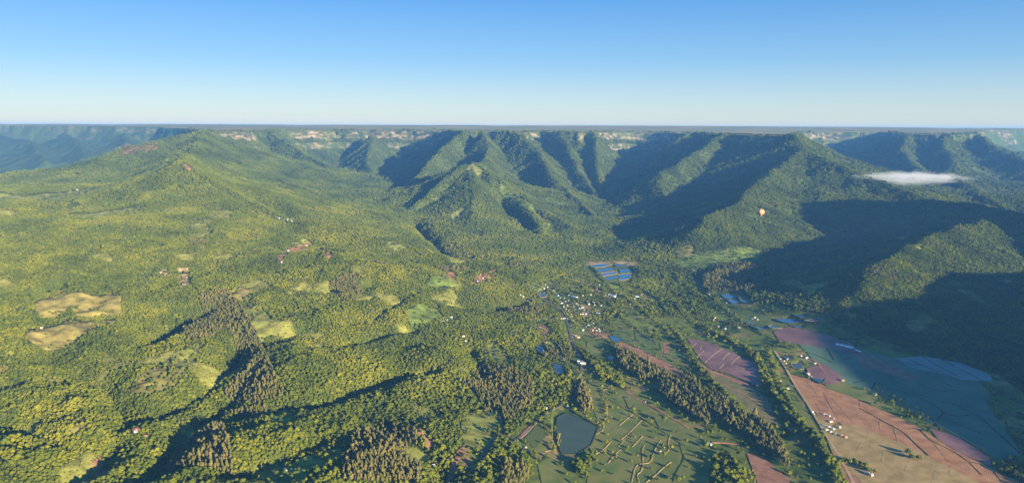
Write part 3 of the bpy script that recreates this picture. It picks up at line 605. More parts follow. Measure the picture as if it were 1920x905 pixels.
# ------------------------------------------------------------------ helpers
def newobj(name, verts, faces, material=None, parent=None, loc=None):
    me = bpy.data.meshes.new(name); me.from_pydata(verts, [], faces)
    if material: me.materials.append(material)
    o = bpy.data.objects.new(name, me); C.objects.link(o)
    if parent: o.parent = parent
    if loc: o.location = loc
    return o
def struct(o): o['kind'] = 'structure'; return o
def tagit(o, label, cat, group=None):
    o['label'] = label; o['category'] = cat
    if group: o['group'] = group
    return o
def inpoly(x, y, poly):
    ins = np.zeros(x.shape, bool); n = len(poly)
    lo = poly.min(0); hi = poly.max(0)
    m = np.nonzero((x >= lo[0]) & (x <= hi[0]) & (y >= lo[1]) & (y <= hi[1]))[0]
    px, py = x[m], y[m]; r = np.zeros(len(m), bool)
    for i in range(n):
        ax, ay = poly[i]; bx, by = poly[(i+1) % n]
        if ay == by: continue
        r ^= ((ay > py) != (by > py)) & (px < (bx-ax)*(py-ay)/(by-ay)+ax)
    ins[m] = r; return ins
def resample(line, step):
    line = np.array(line); out = []
    seg = np.sqrt((np.diff(line, axis=0)**2).sum(1)); L = seg.sum(); cs = np.concatenate([[0], np.cumsum(seg)])
    n = max(2, int(L/step)+1); s = np.linspace(0, L, n)
    return np.stack([np.interp(s, cs, line[:, 0]), np.interp(s, cs, line[:, 1])], 1)
def smooth(line, k=2):
    line = np.array(line)
    for _ in range(k):
        if len(line) < 3: return line
        q = [line[0]]
        for a, b in zip(line[:-1], line[1:]): q += [a*.75+b*.25, a*.25+b*.75]
        q.append(line[-1]); line = np.array(q)
    return line

PONDZ = []
for mt, pk in PONDS:
    pl = B.get(pk); PONDZ.append(float(height(pl[:, 0], pl[:, 1]).mean())+.6)
# ------------------------------------------------------------------ terrain sheet
az = np.concatenate([np.radians(np.linspace(-180, -60, 50, endpoint=False)), np.radians(np.linspace(-60, -39, 70, endpoint=False)),
                     np.radians(np.linspace(-39, 39, 580)), np.radians(np.linspace(39, 62, 90)[1:]), np.radians(np.linspace(62, 180, 60)[1:])])
rr = np.concatenate([[5, 150, 300, 450, 600, 750], np.geomspace(900, 1300, 100, endpoint=False), np.geomspace(1300, 12500, 640, endpoint=False), np.geomspace(12500, 18000, 60)])
A2, R2 = np.meshgrid(az, rr)
X = (np.sin(A2)*R2); Y = (np.cos(A2)*R2)
Z, BASE, CLF, PLT = [q.reshape(X.shape) for q in height(X, Y, True)]
nr, nc = X.shape
for (mt, pk), pz in zip(PONDS, PONDZ):
    pl = B.get(pk); c = pl.mean(0); s_ = inpoly(X.ravel(), Y.ravel(), c+(pl-c)*1.25).reshape(X.shape); Z[s_] = np.minimum(Z[s_], pz-1.2)
verts = np.stack([X, Y, Z], -1).reshape(-1, 3)
i, j = np.meshgrid(np.arange(nr-1), np.arange(nc-1), indexing='ij')
q0 = (i*nc+j).ravel(); quads = np.stack([q0, q0+1, q0+1+nc, q0+nc], 1)[:, ::-1]
me = bpy.data.meshes.new('terrain')
me.vertices.add(len(verts)); me.vertices.foreach_set('co', verts.ravel().astype(np.float32))
me.loops.add(len(quads)*4); me.loops.foreach_set('vertex_index', quads.ravel().astype(np.int32))
me.polygons.add(len(quads)); me.polygons.foreach_set('loop_start', np.arange(0, len(quads)*4, 4, dtype=np.int32))
me.polygons.foreach_set('loop_total', np.full(len(quads), 4, dtype=np.int32))
me.update(); me.validate()
me.polygons.foreach_set('use_smooth', np.ones(len(quads), bool))
# ground colour by what covers it
vx, vy, vz = verts.T
nz1 = fbm(vx/300, vy/300, 4, 201); nz2 = fbm(vx/90, vy/90, 3, 211)
leftw = sstep(1200, -600, vx)[:, None] * (1-sstep(4200, 6500, vy))[:, None]
fa = np.array([.040, .068, .014]); fb = np.array([.11, .135, .022])
tmix = np.clip(.45+.7*nz1+.5*nz2, 0, 1)[:, None]
col = fa+(fb-fa)*tmix*(.55+.45*leftw)
woods = np.ones(len(vx))
pla = PLT.ravel()[:, None]; pcol = np.array([.34, .24, .10])+(np.array([.13, .17, .05])-np.array([.34, .24, .10]))*np.clip(.5+1.2*fbm(vx/700, vy/350, 3, 221), 0, 1)[:, None]
col = col*(1-pla)+pcol*pla; woods *= 1-PLT.ravel()*.7
inv = inpoly(vx, vy, B.get(VALLEY)); flat = (vy > 900) & inv
mead = np.array(MEAD)*(1+.5*nz1)[:, None]; mk = sstep(.05, .4, fbm(vx/110, vy/110, 3, 241))[:, None]; mead = mead*(1-mk)+np.array([.24, .19, .07])*mk; mk = sstep(.1, .35, fbm(vx/90, vy/90, 3, 243))[:, None]; mead = mead*(1-mk)+np.array([.05, .085, .02])*mk
col[flat] = mead[flat]; woods[flat] = 0
jx = vx+9*nz2; jy = vy+9*fbm(vx/80, vy/80, 2, 231)
for c, dn, k in CLEAR:
    s = inpoly(jx, jy, B.get(k)); col[s] = np.array(c)*(1+.35*nz2[s])[:, None]*(1-.45*sstep(.0, .35, fbm(vx[s]/55, vy[s]/28, 3, 251)))[:, None]; woods[s] = 0
bu = sstep(.17, .32, fbm(vx/170, vy/170, 4, 451))[:, None]*((vy < 3600) & (vz > 18))[:, None]*(woods > .5)[:, None]; col = col*(1-bu)+np.array([.21, .21, .048])*bu
rock = CLF.ravel().copy()
for e in range(1):
    pass
at = me.attributes.new('cover', 'FLOAT_COLOR', 'POINT'); at.data.foreach_set('color', np.concatenate([col, np.ones((len(col), 1))], 1).ravel().astype(np.float32))
at = me.attributes.new('rock', 'FLOAT', 'POINT'); at.data.foreach_set('value', np.clip(rock, 0, 1).astype(np.float32))
at = me.attributes.new('woods', 'FLOAT', 'POINT'); at.data.foreach_set('value', woods.astype(np.float32))
me.materials.append(M['land'])
terrain = bpy.data.objects.new('terrain', me); C.objects.link(terrain); struct(terrain)
print('terrain max', Z.max(), len(verts), time.time()-T0)

# ------------------------------------------------------------------ sheets, bunds, ponds, roads
BLOCK = []                                  # polygons without trees
def sheet(name, poly, lift, material, cell=14):
    poly = np.array(poly)
    bm = bmesh.new(); vs = [bm.verts.new((p[0], p[1], 0)) for p in resample(np.vstack([poly, poly[:1]]), 12)[:-1]]
    f = bm.faces.new(vs)
    lo, hi = poly.min(0), poly.max(0)
    c = max(cell, (hi-lo).max()/60)
    for ax in (0, 1):
        t = lo[ax]+c
        while t < hi[ax]:
            co = (t, 0, 0) if ax == 0 else (0, t, 0); no = (1, 0, 0) if ax == 0 else (0, 1, 0)
            bmesh.ops.bisect_plane(bm, geom=bm.verts[:]+bm.edges[:]+bm.faces[:], plane_co=co, plane_no=no); t += c
    bm.verts.ensure_lookup_table()
    P_ = np.array([v.co[:2] for v in bm.verts]); z = height(P_[:, 0], P_[:, 1])+lift
    for v, q in zip(bm.verts, z): v.co.z = q
    bmesh.ops.triangulate(bm, faces=bm.faces[:])
    bmesh.ops.recalc_face_normals(bm, faces=bm.faces[:])
    for fc in bm.faces:
        if fc.normal.z < 0: fc.normal_flip()
    me = bpy.data.meshes.new(name); bm.to_mesh(me); bm.free(); me.materials.append(material)
    o = bpy.data.objects.new(name, me); C.objects.link(o); return o
def strip(name, line, width, hgt, material, lift=0.0, parent=None, top=.45, step=9, jitter=0, zc=None):
    L = resample(smooth(line), step); n = len(L)
    d = np.gradient(L, axis=0); d /= np.maximum(np.linalg.norm(d, axis=1), 1e-6)[:, None]; nn = np.stack([-d[:, 1], d[:, 0]], 1)
    w = np.full(n, width)*(1+jitter*RNG.uniform(-1, 1, n))
    z = height(L[:, 0], L[:, 1])+lift if zc is None else np.full(n, zc)
    vs = []; fs = []
    for k in range(n):
        hk = hgt*(1+jitter*RNG.uniform(-1, 1))
        for a, b in ((-.5, -.6), (-.5*top, hk), (.5*top, hk), (.5, -.6)):
            vs.append((L[k, 0]+nn[k, 0]*w[k]*a, L[k, 1]+nn[k, 1]*w[k]*a, z[k]+b))
    for k in range(n-1):
        for q in range(3): a = k*4+q; fs.append((a, a+4, a+5, a+1))
    fs += [(0, 1, 2, 3), tuple((n-1)*4+q for q in (3, 2, 1, 0))]
    return newobj(name, vs, fs, material, parent)
for n_i, (n, mt, lf, pk, bd) in enumerate(FIELDS):
    pl = B.get(pk); o = struct(sheet(n, pl, lf*3+.35+n_i*.012, M[mt])); BLOCK.append((pl, .0 if n != 'meadow' else .03))
    for bmn, w, q in bd:
        strip('bund', B.get(q), w*(2.4 if bmn != 'bankg' else (4.8 if n.startswith('rice') else 3.4)), w*.6, M[bmn], .6, o, jitter=.3)
for n_i, (mt, pk) in enumerate(PONDS):
    pl = B.get(pk); c = pl.mean(0); z = PONDZ[n_i]
    pl2 = c+(pl-c)*1.0
    bm = bmesh.new(); sm = smooth(np.vstack([pl2, pl2[:1]]), 1)[:-1] if False else resample(np.vstack([pl2, pl2[:1]]), 12)[:-1]; f = bm.faces.new([bm.verts.new((p[0], p[1], z)) for p in sm]); bmesh.ops.triangulate(bm, faces=[f])
    bmesh.ops.recalc_face_normals(bm, faces=bm.faces[:])
    for fc in bm.faces:
        if fc.normal.z < 0: fc.normal_flip()
    me = bpy.data.meshes.new('pond'); bm.to_mesh(me); bm.free(); me.materials.append(M[mt])
    o = bpy.data.objects.new('pond', me); C.objects.link(o); struct(o)
    strip('bank', np.vstack([sm, sm[:1]]), 4.5, .7, M['bank' if (n_i % 3 == 1) else 'bankg'], 0, o, step=10, zc=z)
    BLOCK.append((c+(pl-c)*1.35, 0))
ROADL = []
for n, w, mt, pk in ROADS:
    l = smooth(B.get(pk)); struct(strip(n, B.get(pk), w, 1.1, M[mt], .35, top=.9)); ROADL.append((l, w))
print('fields', time.time()-T0)

for pk in OPEN: BLOCK.append((B.get(pk), 0))
# ------------------------------------------------------------------ houses
def box(x0, x1, y0, y1, z0, z1):
    v = [(x0,y0,z0),(x1,y0,z0),(x1,y1,z0),(x0,y1,z0),(x0,y0,z1),(x1,y0,z1),(x1,y1,z1),(x0,y1,z1)]
    return v, [(0,3,2,1),(4,5,6,7),(0,1,5,4),(1,2,6,5),(2,3,7,6),(3,0,4,7)]
def join(parts):
    V, Fc = [], []
    for v, f in parts:
        o = len(V); V += v; Fc += [tuple(i+o for i in q) for q in f]
    return V, Fc
def gable_house(w, d, h, rise):
    wall = join([([(-w,-d,-3),(w,-d,-3),(w,d,-3),(-w,d,-3),(-w,-d,h),(w,-d,h),(w,d,h),(-w,d,h),(-w,0,h+rise),(w,0,h+rise)],
                  [(0,1,5,4),(2,3,7,6),(1,2,6,9,5),(3,0,4,8,7)])])
    e = .5; t = .18; s = rise/d
    roof = []
    for sg in (-1, 1):
        y1 = sg*(d+e); z1 = h-s*e
        v = [(-w-e,0,h+rise+.05),(w+e,0,h+rise+.05),(w+e,y1,z1+.05),(-w-e,y1,z1+.05)]
        v += [(a,b,c+t) for a, b, c in v]
        f = [(4,5,6,7),(3,2,1,0),(0,1,5,4),(1,2,6,5),(2,3,7,6),(3,0,4,7)]
        if sg > 0: f = [q[::-1] for q in f]
        roof.append((v, f))
    roof = join(roof)
    win = [box(x-.5, x+.5, -d-.04, -d+.03, 1.0, 2.1) for x in (-w*.6, w*.6)]+[box(x-.5, x+.5, d-.03, d+.04, 1.0, 2.1) for x in (-w*.6, 0, w*.6)]
    door = box(-.5, .5, -d-.05, -d+.03, -.1, 2.1)
    return wall, roof, win, door
def hip_house(w, d, h, rise):
    wall = box(-w, w, -d, d, -3, h)
    e = .6; k = w-d if w > d else .3
    v = [(-w-e,-d-e,h-.02),(w+e,-d-e,h-.02),(w+e,d+e,h-.02),(-w-e,d+e,h-.02),(-k,0,h+rise),(k,0,h+rise)]
    roof = (v, [(0,3,2,1),(0,1,5,4),(2,3,4,5),(1,2,5),(3,0,4)])
    win = [box(x-.5, x+.5, -d-.04, -d+.03, 1.0, 2.1) for x in (-w*.6, w*.6)]+[box(x-.5, x+.5, d-.03, d+.04, 1.0, 2.1) for x in (-w*.6, 0, w*.6)]
    door = box(-.5, .5, -d-.05, -d+.03, -.1, 2.1)
    return wall, roof, win, door
HM = {}
def mesh_of(key, vf_, material):
    if key not in HM:
        me = bpy.data.meshes.new(key[0]); me.from_pydata(vf_[0], [], vf_[1]); me.materials.append(material); HM[key] = me
    return HM[key]
shapes = [gable_house(5, 3.6, 2.9, 1.7), gable_house(6.5, 3.8, 3.0, 1.5), hip_house(5, 4, 3.0, 1.8), gable_house(4, 3.2, 4.6, 1.5)]
ROOFW = {'white': 'white', 'grey': 'grey', 'clay': 'terracotta', 'brown': 'brown'}
WALLW = {'white': 'whitewashed', 'cream': 'cream-walled', 'blue': 'blue-walled', 'brick': 'brick-walled'}
HXY = B.get(hb)
HZ = height(HXY[:, 0], HXY[:, 1])
used = {}
for hi_, (h, (hx, hy), hz) in enumerate(zip(HOUSES, HXY, HZ)):
    si = rnd.randrange(len(shapes)); sc = h[2]*.75
    if hy > 3300: sc *= 1.25
    root = bpy.data.objects.new('house', None); C.objects.link(root)
    root.location = (hx, hy, hz+.3); root.rotation_euler = (0, 0, rnd.choice([.5, .6, 2.1, 2.2, rnd.uniform(0, 3)])); root.scale = (sc,)*3
    size = 'small' if sc < 1.05 else ('large' if sc > 1.5 else '')
    form = ['gabled', 'long', 'hip-roofed', 'two-storey'][si]
    lab = f"{size} {WALLW[h[4]]} {form} house, {ROOFW[h[3]]} roof, {h[5]}".strip()
    used.setdefault(lab, []).append(root)
    tagit(root, lab, 'house', 'houses '+h[5])
    wall, roof, win, door = shapes[si]
    for nm, g, mt in (('wall', wall, 'wall_'+h[4]), ('roof', roof, 'roof_'+h[3])):
        o = bpy.data.objects.new(nm, mesh_of((nm, si, mt), g, M[mt])); C.objects.link(o); o.parent = root
    if hy < 2300:
        wo = [o for o in root.children if o.name.startswith('wall')][0]
        for q, wv_ in enumerate(win):
            o = bpy.data.objects.new('window', mesh_of(('window', si, q), wv_, M['glass'])); C.objects.link(o); o.parent = wo
        o = bpy.data.objects.new('door', mesh_of(('door', si), door, M['door'])); C.objects.link(o); o.parent = wo
    BLOCK.append((np.array([(hx+math.cos(a)*7*sc, hy+math.sin(a)*11*sc) for a in np.linspace(0, 6.28, 9)[:-1]]), 0))
for lab, rs in used.items():
    if len(rs) > 1:       # say which one by the distance order along the valley
        rs.sort(key=lambda o: o.location.y)
        words_ = ['nearest', 'second nearest', 'third nearest', 'fourth nearest', 'fifth nearest', 'sixth nearest', 'seventh nearest']
        for q, o in enumerate(rs):
            core = lab.split(); o['label'] = (words_[min(q, 6)]+' '+lab)
# the pale works building on the valley road
def thing(name, label, cat, loc, rz=0, group=None):
    r = bpy.data.objects.new(name, None); C.objects.link(r); r.location = loc; r.rotation_euler = (0, 0, rz); return tagit(r, label, cat, group)
wx_, wy_ = B.get(WAREHOUSE)[0]; wz = float(height([wx_], [wy_])[0])
r = thing('works_building', 'stepped white works building beside the bend of the valley road', 'building', (wx_, wy_, wz+.3), .1)
newobj('wall', *box(-6, 6, -9, 9, -2, 9), M['wall_white'], r); newobj('wall', *box(6.0, 12, -7, 3, -2, 6), M['wall_white'], r); newobj('wall', *box(-12, -6.0, -2, 8, -2, 13), M['wall_white'], r)
newobj('roof', *box(-6.4, 6.4, -9.4, 9.4, 9.01, 9.5), M['roof_grey'], r); newobj('roof', *box(6.45, 12.4, -7.4, 3.4, 6.01, 6.4), M['roof_white'], r); newobj('roof', *box(-12.4, -5.7, -2.4, 8.4, 13.01, 13.5), M['roof_grey'], r)
for q in range(4): newobj('window', *box(-4.6+q*2.6, -3.2+q*2.6, -9.06, -8.97, 3, 6.5), M['glass'], r)
newobj('door', *box(7.5, 10.5, -7.06, -6.97, -.2, 3.4), M['door'], r)
newobj('hopper', *box(-10, -8, -5, -2.05, 2, 10), M['roof_grey'], r)
BLOCK.append((np.array([(wx_-17, wy_-22), (wx_+17, wy_-22), (wx_+17, wy_+22), (wx_-17, wy_+22)]), 0))
for (lx, ly), lb, mt in zip(B.get(LARGE), ['long pale blue-roofed shed in the middle of the village', 'long blue-roofed shed near the village ponds'], ('wall_blue', 'wall_blue')):
    r = thing('shed', lb, 'shed', (lx, ly, float(height([lx], [ly])[0])+.3), 2.2)
    wall, roof, win, door = gable_house(14, 7, 4.5, 2.2)
    newobj('wall', *wall, M['wall_white'], r); newobj('roof', *roof, M[mt], r); newobj('door', *box(-2, 2, -7.06, -6.96, -.2, 3.6), M['door'], r)
    BLOCK.append((np.array([(lx-18, ly-18), (lx+18, ly-18), (lx+18, ly+18), (lx-18, ly+18)]), 0))
# the white tunnels in the shaded field
gw = ['first', 'second', 'third', 'fourth', 'fifth', 'last and smallest']
GP = B.get(GREEN)
for q, (gx, gy) in enumerate(GP):
    s = 1.0 if q < 4 else .6; nx_, ny_ = GP[min(q+1, 5)]-GP[min(q, 4)]; grz = math.atan2(ny_, nx_); glen = math.hypot(nx_, ny_)*.40/s
    r = thing('greenhouse', f"{gw[q]} white film tunnel counted from the fish ponds in the shaded field", 'greenhouse', (gx, gy, float(height([gx], [gy])[0])+.9), grz, 'white tunnels in the shaded field')
    r.scale = (s, s, s)
    vs, fs = [], []; n = 12; nl = 9
    for a in range(nl):
        x = (-1+2*a/(nl-1))*glen
        for b in range(n+1):
            t = math.pi*b/n; sag = .12*math.sin(math.pi*a*4/(nl-1))**2
            vs.append((x, 5.2*math.cos(t), (4.4-sag)*math.sin(t)))
    for a in range(nl-1):
        for b in range(n): k = a*(n+1)+b; fs.append((k, k+n+1, k+n+2, k+1))
    fs += [tuple(range(n, -1, -1)), tuple((nl-1)*(n+1)+b for b in range(n+1))]
    newobj('cover', vs, fs, M['film'], r)
    newobj('door', *box(glen+.01, glen+.1, -1, 1, 0, 2.4), M['roof_grey'], r)
print('houses', len(HOUSES), time.time()-T0)

# ------------------------------------------------------------------ balloon
def balloon():
    D = 1750.0; x, y, z = P(1427, 397, D); Rb = 7.6
    r = thing('hot_air_balloon', 'striped pink and orange hot air balloon floating over the shaded valley', 'balloon', (x, y, z-3), .4)
    prof = []
    for k in range(25):
        t = k/24; ang = t*2.5
        if ang < 1.75: rad = math.sin(ang)*Rb; zz = math.cos(ang)*Rb*1.0
        else:
            f = (ang-1.75)/.75; r0 = math.sin(1.75)*Rb; z0 = math.cos(1.75)*Rb
            rad = r0+(1.5-r0)*(f**.95); zz = z0-f*6.5
        prof.append((max(rad, .02), zz+2))
    cols = [(.85, .30, .14), (.9, .45, .15), (.8, .3, .25), (.95, .62, .28), (.4, .12, .22), (.9, .5, .2)]
    ms = [plain('envelope_cloth_%d' % i, c, .5, .3, 3, .05) for i, c in enumerate(cols)]
    n = 24; env = None
    for g in range(n):
        vs, fs = [], []
        for k, (rad, zz) in enumerate(prof):
            for q in range(4):
                a = 2*math.pi*(g+q/3)/n; bulge = 1+.03*math.sin(math.pi*q/3)
                vs.append((math.cos(a)*rad*bulge, math.sin(a)*rad*bulge, zz))
        for k in range(len(prof)-1):
            for q in range(3): a = k*4+q; fs.append((a, a+4, a+5, a+1))
        o = newobj('gore', vs, fs, ms[[0, 1, 2, 3, 1, 4][g % 6]], r)
        for p in o.data.polygons: p.use_smooth = True
    zb = prof[-1][1]
    vs = []; fs = []
    for k in range(16):
        a = 2*math.pi*k/16; vs += [(math.cos(a)*1.5, math.sin(a)*1.5, zb), (math.cos(a)*1.25, math.sin(a)*1.25, zb-1.1)]
    for k in range(16): a = 2*k; b = (2*k+2) % 32; fs.append((a, b, b+1, a+1))
    newobj('skirt', vs, fs, ms[4], r)
    bz = zb-3.6
    wicker = plain('wicker', (.3, .17, .08), .8)
    w = join([box(-1.1, 1.1, -.9, -.8, bz, bz+1.2), box(-1.1, 1.1, .8, .9, bz, bz+1.2), box(-1.1, -1.0, -.8, .8, bz, bz+1.2), box(1.0, 1.1, -.8, .8, bz, bz+1.2), box(-1.0, 1.0, -.8, .8, bz, bz+.1)])
    bk = newobj('basket', *w, wicker, r)
    newobj('rim', *join([box(-1.15, 1.15, -.97, -.75, bz+1.2, bz+1.3), box(-1.15, 1.15, .75, .97, bz+1.2, bz+1.3), box(-1.15, -.95, -.75, .75, bz+1.2, bz+1.3), box(.95, 1.15, -.75, .75, bz+1.2, bz+1.3)]), M['door'], bk)
    newobj('burner', *join([box(-.35, -.05, -.15, .15, bz+2.3, bz+2.9), box(.05, .35, -.15, .15, bz+2.3, bz+2.9), box(-1.0, 1.0, -.05, .05, bz+2.25, bz+2.3)]), M['roof_grey'], r)
    for sx in (-1, 1):
        for sy in (-1, 1):
            a = Vector((sx*1.05, sy*.85, bz+1.3)); b = Vector((sx*.95, sy*.85, zb-1.1)); q = .05
            vs = [(p.x+dx*q, p.y+dy*q, p.z) for p in (a, b) for dx, dy in ((-1, -1), (1, -1), (1, 1), (-1, 1))]
            newobj('rope', vs, [(0,1,5,4),(1,2,6,5),(2,3,7,6),(3,0,4,7)], M['door'], r)
balloon()

# ------------------------------------------------------------------ trees
def ico(sub):
    bm = bmesh.new(); bmesh.ops.create_icosphere(bm, subdivisions=sub, radius=1)
    v = np.array([q.co[:] for q in bm.verts]); f = [tuple(x.index for x in q.verts) for q in bm.faces]; bm.free(); return v, f
ICO = {1: ico(1), 2: ico(2)}
def lobe(c, rad, sub, rg, rough=.22):
    v, f = ICO[sub]
    d = 1+rough*(perlin(v[:, 0]*2+c[0]*3+rg.random()*9, v[:, 1]*2+v[:, 2]*2.3+c[1], 301)*1.5)+rg.uniform(-rough*.5, rough*.5, len(v))
    return [tuple(p) for p in v*d[:, None]*np.array(rad)+np.array(c)], f
def tufts(parts, lobes, n, rg, size):
    vs, fs = [], []
    for _ in range(n):
        c, rad = lobes[rg.integers(len(lobes))]
        u = rg.normal(size=3); u /= np.linalg.norm(u)
        if u[2] < -.3: u[2] *= -1
        p = np.array(c)+u*np.array(rad)*rg.uniform(.92, 1.22)
        a = rg.normal(size=3); a /= np.linalg.norm(a); b = np.cross(u, a); b /= max(np.linalg.norm(b), 1e-6)
        s = size*rg.uniform(.6, 1.3); k = len(vs)
        vs += [tuple(p-a*s), tuple(p+b*s*.6), tuple(p+a*s), tuple(p-b*s*.5+u*s*.4)]; fs.append((k, k+1, k+2, k+3))
    parts.append((vs, fs))
def tube(pts, radii, n=6):
    vs, fs = [], []
    for (p, r_) in zip(pts, radii):
        for k in range(n): a = 2*math.pi*k/n; vs.append((p[0]+math.cos(a)*r_, p[1]+math.sin(a)*r_, p[2]))
    for i in range(len(pts)-1):
        for k in range(n): a = i*n+k; b = i*n+(k+1) % n; fs.append((a, b, b+n, a+n))
    return vs, fs
def tree_meshes(kind, seed, level):
    rg = np.random.default_rng(seed); lobes = []; limbs = []
    if kind == 'leaf':
        ht = rg.uniform(9, 12); R = rg.uniform(4.6, 5.8)
        nl = 7 if level == 0 else 5
        for q in range(nl):
            a = 2*math.pi*(q/nl)+rg.uniform(-.4, .4); d = R*rg.uniform(.35, .62) if q else 0
            c = (math.cos(a)*d, math.sin(a)*d, ht-R*rg.uniform(.55, .95)+(R*.35 if q == 0 else 0)); s = R*rg.uniform(.42, .6)
            lobes.append((c, (s, s, s*rg.uniform(.7, .95))))
        trunk_top = ht-R*.8
    else:
        ht = rg.uniform(14.5, 18); R = rg.uniform(3.0, 3.8); nl = 7 if level == 0 else 5
        for q in range(nl):
            t = q/(nl-1); a = rg.uniform(0, 6.28); d = R*rg.uniform(.1, .55)*(1-t*.6)
            c = (math.cos(a)*d*1.3, math.sin(a)*d*1.3, ht*(.5+.4*t)); s = R*(.8-.12*t)*rg.uniform(.65, 1.0)
            lobes.append((c, (s, s, s*rg.uniform(1.1, 1.4))))
        trunk_top = ht*.85
    parts = [lobe(c, r_, 2 if level == 0 else 1, rg, .28) for c, r_ in lobes]
    if level == 0: tufts(parts, lobes, 170 if kind == 'leaf' else 150, rg, .9 if kind == 'leaf' else .75)
    else: tufts(parts, lobes, 36, rg, 1.3)
    n = 6 if level == 0 else 3
    tb = [tube([(0, 0, -2), (.1, 0, trunk_top*.5), (0, .15, trunk_top)], [.38, .26, .12] if kind == 'leaf' else [.34, .24, .08], n)]
    if level == 0:
        for c, r_ in lobes[:5]:
            b = trunk_top*rg.uniform(.5, .8); tb.append(tube([(0, 0, b), (c[0]*.5, c[1]*.5, b+(c[2]-b)*.55), (c[0]*.8, c[1]*.8, c[2])], [.16, .11, .05], 4))
    cr = bpy.data.meshes.new('crown'); v, f = join(parts); cr.from_pydata(v, [], f); cr.materials.append(M['leaf' if kind == 'leaf' else 'euc'])
    tr = bpy.data.meshes.new('trunk'); v, f = join(tb); tr.from_pydata(v, [], f); tr.materials.append(M['bark'])
    if level == 0:
        cr.polygons.foreach_set('use_smooth', np.ones(len(cr.polygons), bool))
    return cr, tr
PROTO = {}
for kd, s0 in (('leaf', 100), ('euc', 200)):
    PROTO[kd, 0] = [tree_meshes(kd, s0+i, 0) for i in range(5)]
    PROTO[kd, 1] = [tree_meshes(kd, s0+50+i, 1) for i in range(4)]

# candidate places: jittered rings, wider apart with distance
px_, py_, sp_ = [], [], []
r = 1120.0
while r < 9800:
    s = max(5.7, r*.0018); n = int(math.radians(78)*r/s)
    a = math.radians(-39)+math.radians(78)*(np.arange(n)+RNG.random(n))/n; q = r+RNG.uniform(-.5, .5, n)*s
    px_.append(np.sin(a)*q); py_.append(np.cos(a)*q); sp_.append(np.full(n, s)); r += s*.92
tx_ = np.concatenate(px_); ty_ = np.concatenate(py_); ts_ = np.concatenate(sp_)
tz_, tb_, tcl_, tpl_ = height(tx_, ty_, True)
keep = (tpl_ < .3) & (tcl_ < .35)
dens = np.clip(1.05-.6*sstep(.2, .45, fbm(tx_/60, ty_/60, 2, 441))-.75*sstep(.22, .34, fbm(tx_/170, ty_/170, 4, 451)), 0, 1); kind = np.zeros(len(tx_), int); hs_ = np.ones(len(tx_))
v_in = inpoly(tx_, ty_, B.get(VALLEY))
fld = fbm(tx_/140, ty_/140, 3, 401)
fl2 = fbm(tx_/60, ty_/110, 2, 403); far_ = sstep(2300, 2900, ty_[v_in])
dens[v_in] = np.clip(.05+.85*sstep(-.15, .15, fld[v_in])*far_+.35*sstep(.15, .4, fl2[v_in])*(.3+.7*far_), 0, 1)
# eucalyptus stands on the upland
eu = fbm(tx_/330, ty_/330, 3, 411)
kind[(eu > .36) & (ty_ < 3300) & (~v_in) & (tx_ > -900)] = 1
kind[(eu > .46) & (ty_ < 3300) & (~v_in)] = 1
EUC = [[(370,560),(425,545),(445,560),(490,650),(520,720),(540,740),(480,760),(420,740),(470,690),(440,640),(400,600)],[(300,905),(340,850),(420,800),(440,905)],[(640,905),(660,820),(720,790),(780,810),(790,905)],[(880,720),(900,690),(960,690),(1000,720),(1000,760),(900,755)]]
EUCP = [hits(p) for p in EUC]
for p in EUCP: kind[inpoly(tx_, ty_, p)] = 1
for c, dn, k in CLEAR: s = inpoly(tx_, ty_, B.get(k)); dens[s] = dn+.35*sstep(.22, .4, fbm(tx_[s]/50, ty_[s]/30, 2, 461))*(dn < .2)
for k, pk in GROVES:
    s = inpoly(tx_, ty_, B.get(pk)); dens[s] = 1; kind[s] = 1 if k == 'euc' else 0; hs_[s] = 1.15
for pl, dn in BLOCK: s = inpoly(tx_, ty_, np.array(pl)); dens[s] = np.minimum(dens[s], dn)
for l, w in ROADL:
    L = resample(l, 6); lo = L.min(0)-20; hi = L.max(0)+20
    m_ = np.nonzero((tx_ > lo[0]) & (tx_ < hi[0]) & (ty_ > lo[1]) & (ty_ < hi[1]))[0]
    if len(m_):
        d = np.sqrt(((tx_[m_][:, None]-L[None, :, 0])**2+(ty_[m_][:, None]-L[None, :, 1])**2).min(1)); dens[m_[d < w*.5+4]] = 0
keep &= RNG.random(len(tx_)) < dens
T = np.stack([tx_, ty_, tz_, ts_, kind, hs_, fld], 1)[keep]
extra = []
for k, w, st, hf, pk in HEDGES:
    L = resample(smooth(B.get(pk)), st); n = max(1, int(w/7))
    for p in L:
        for q in range(n):
            if random.random() < .85: extra.append((p[0]+random.uniform(-w, w)*.5, p[1]+random.uniform(-w, w)*.5, 0, 8.5, 1 if k == 'euc' else 0, hf, 0))
extra = np.array(extra); ez = height(extra[:, 0], extra[:, 1]); extra[:, 2] = ez
T = np.vstack([T, extra])
N = len(T)
tx_, ty_, tz_, ts_, kind, hs_, fld = T.T; kind = kind.astype(int)
dist = np.hypot(tx_, ty_)
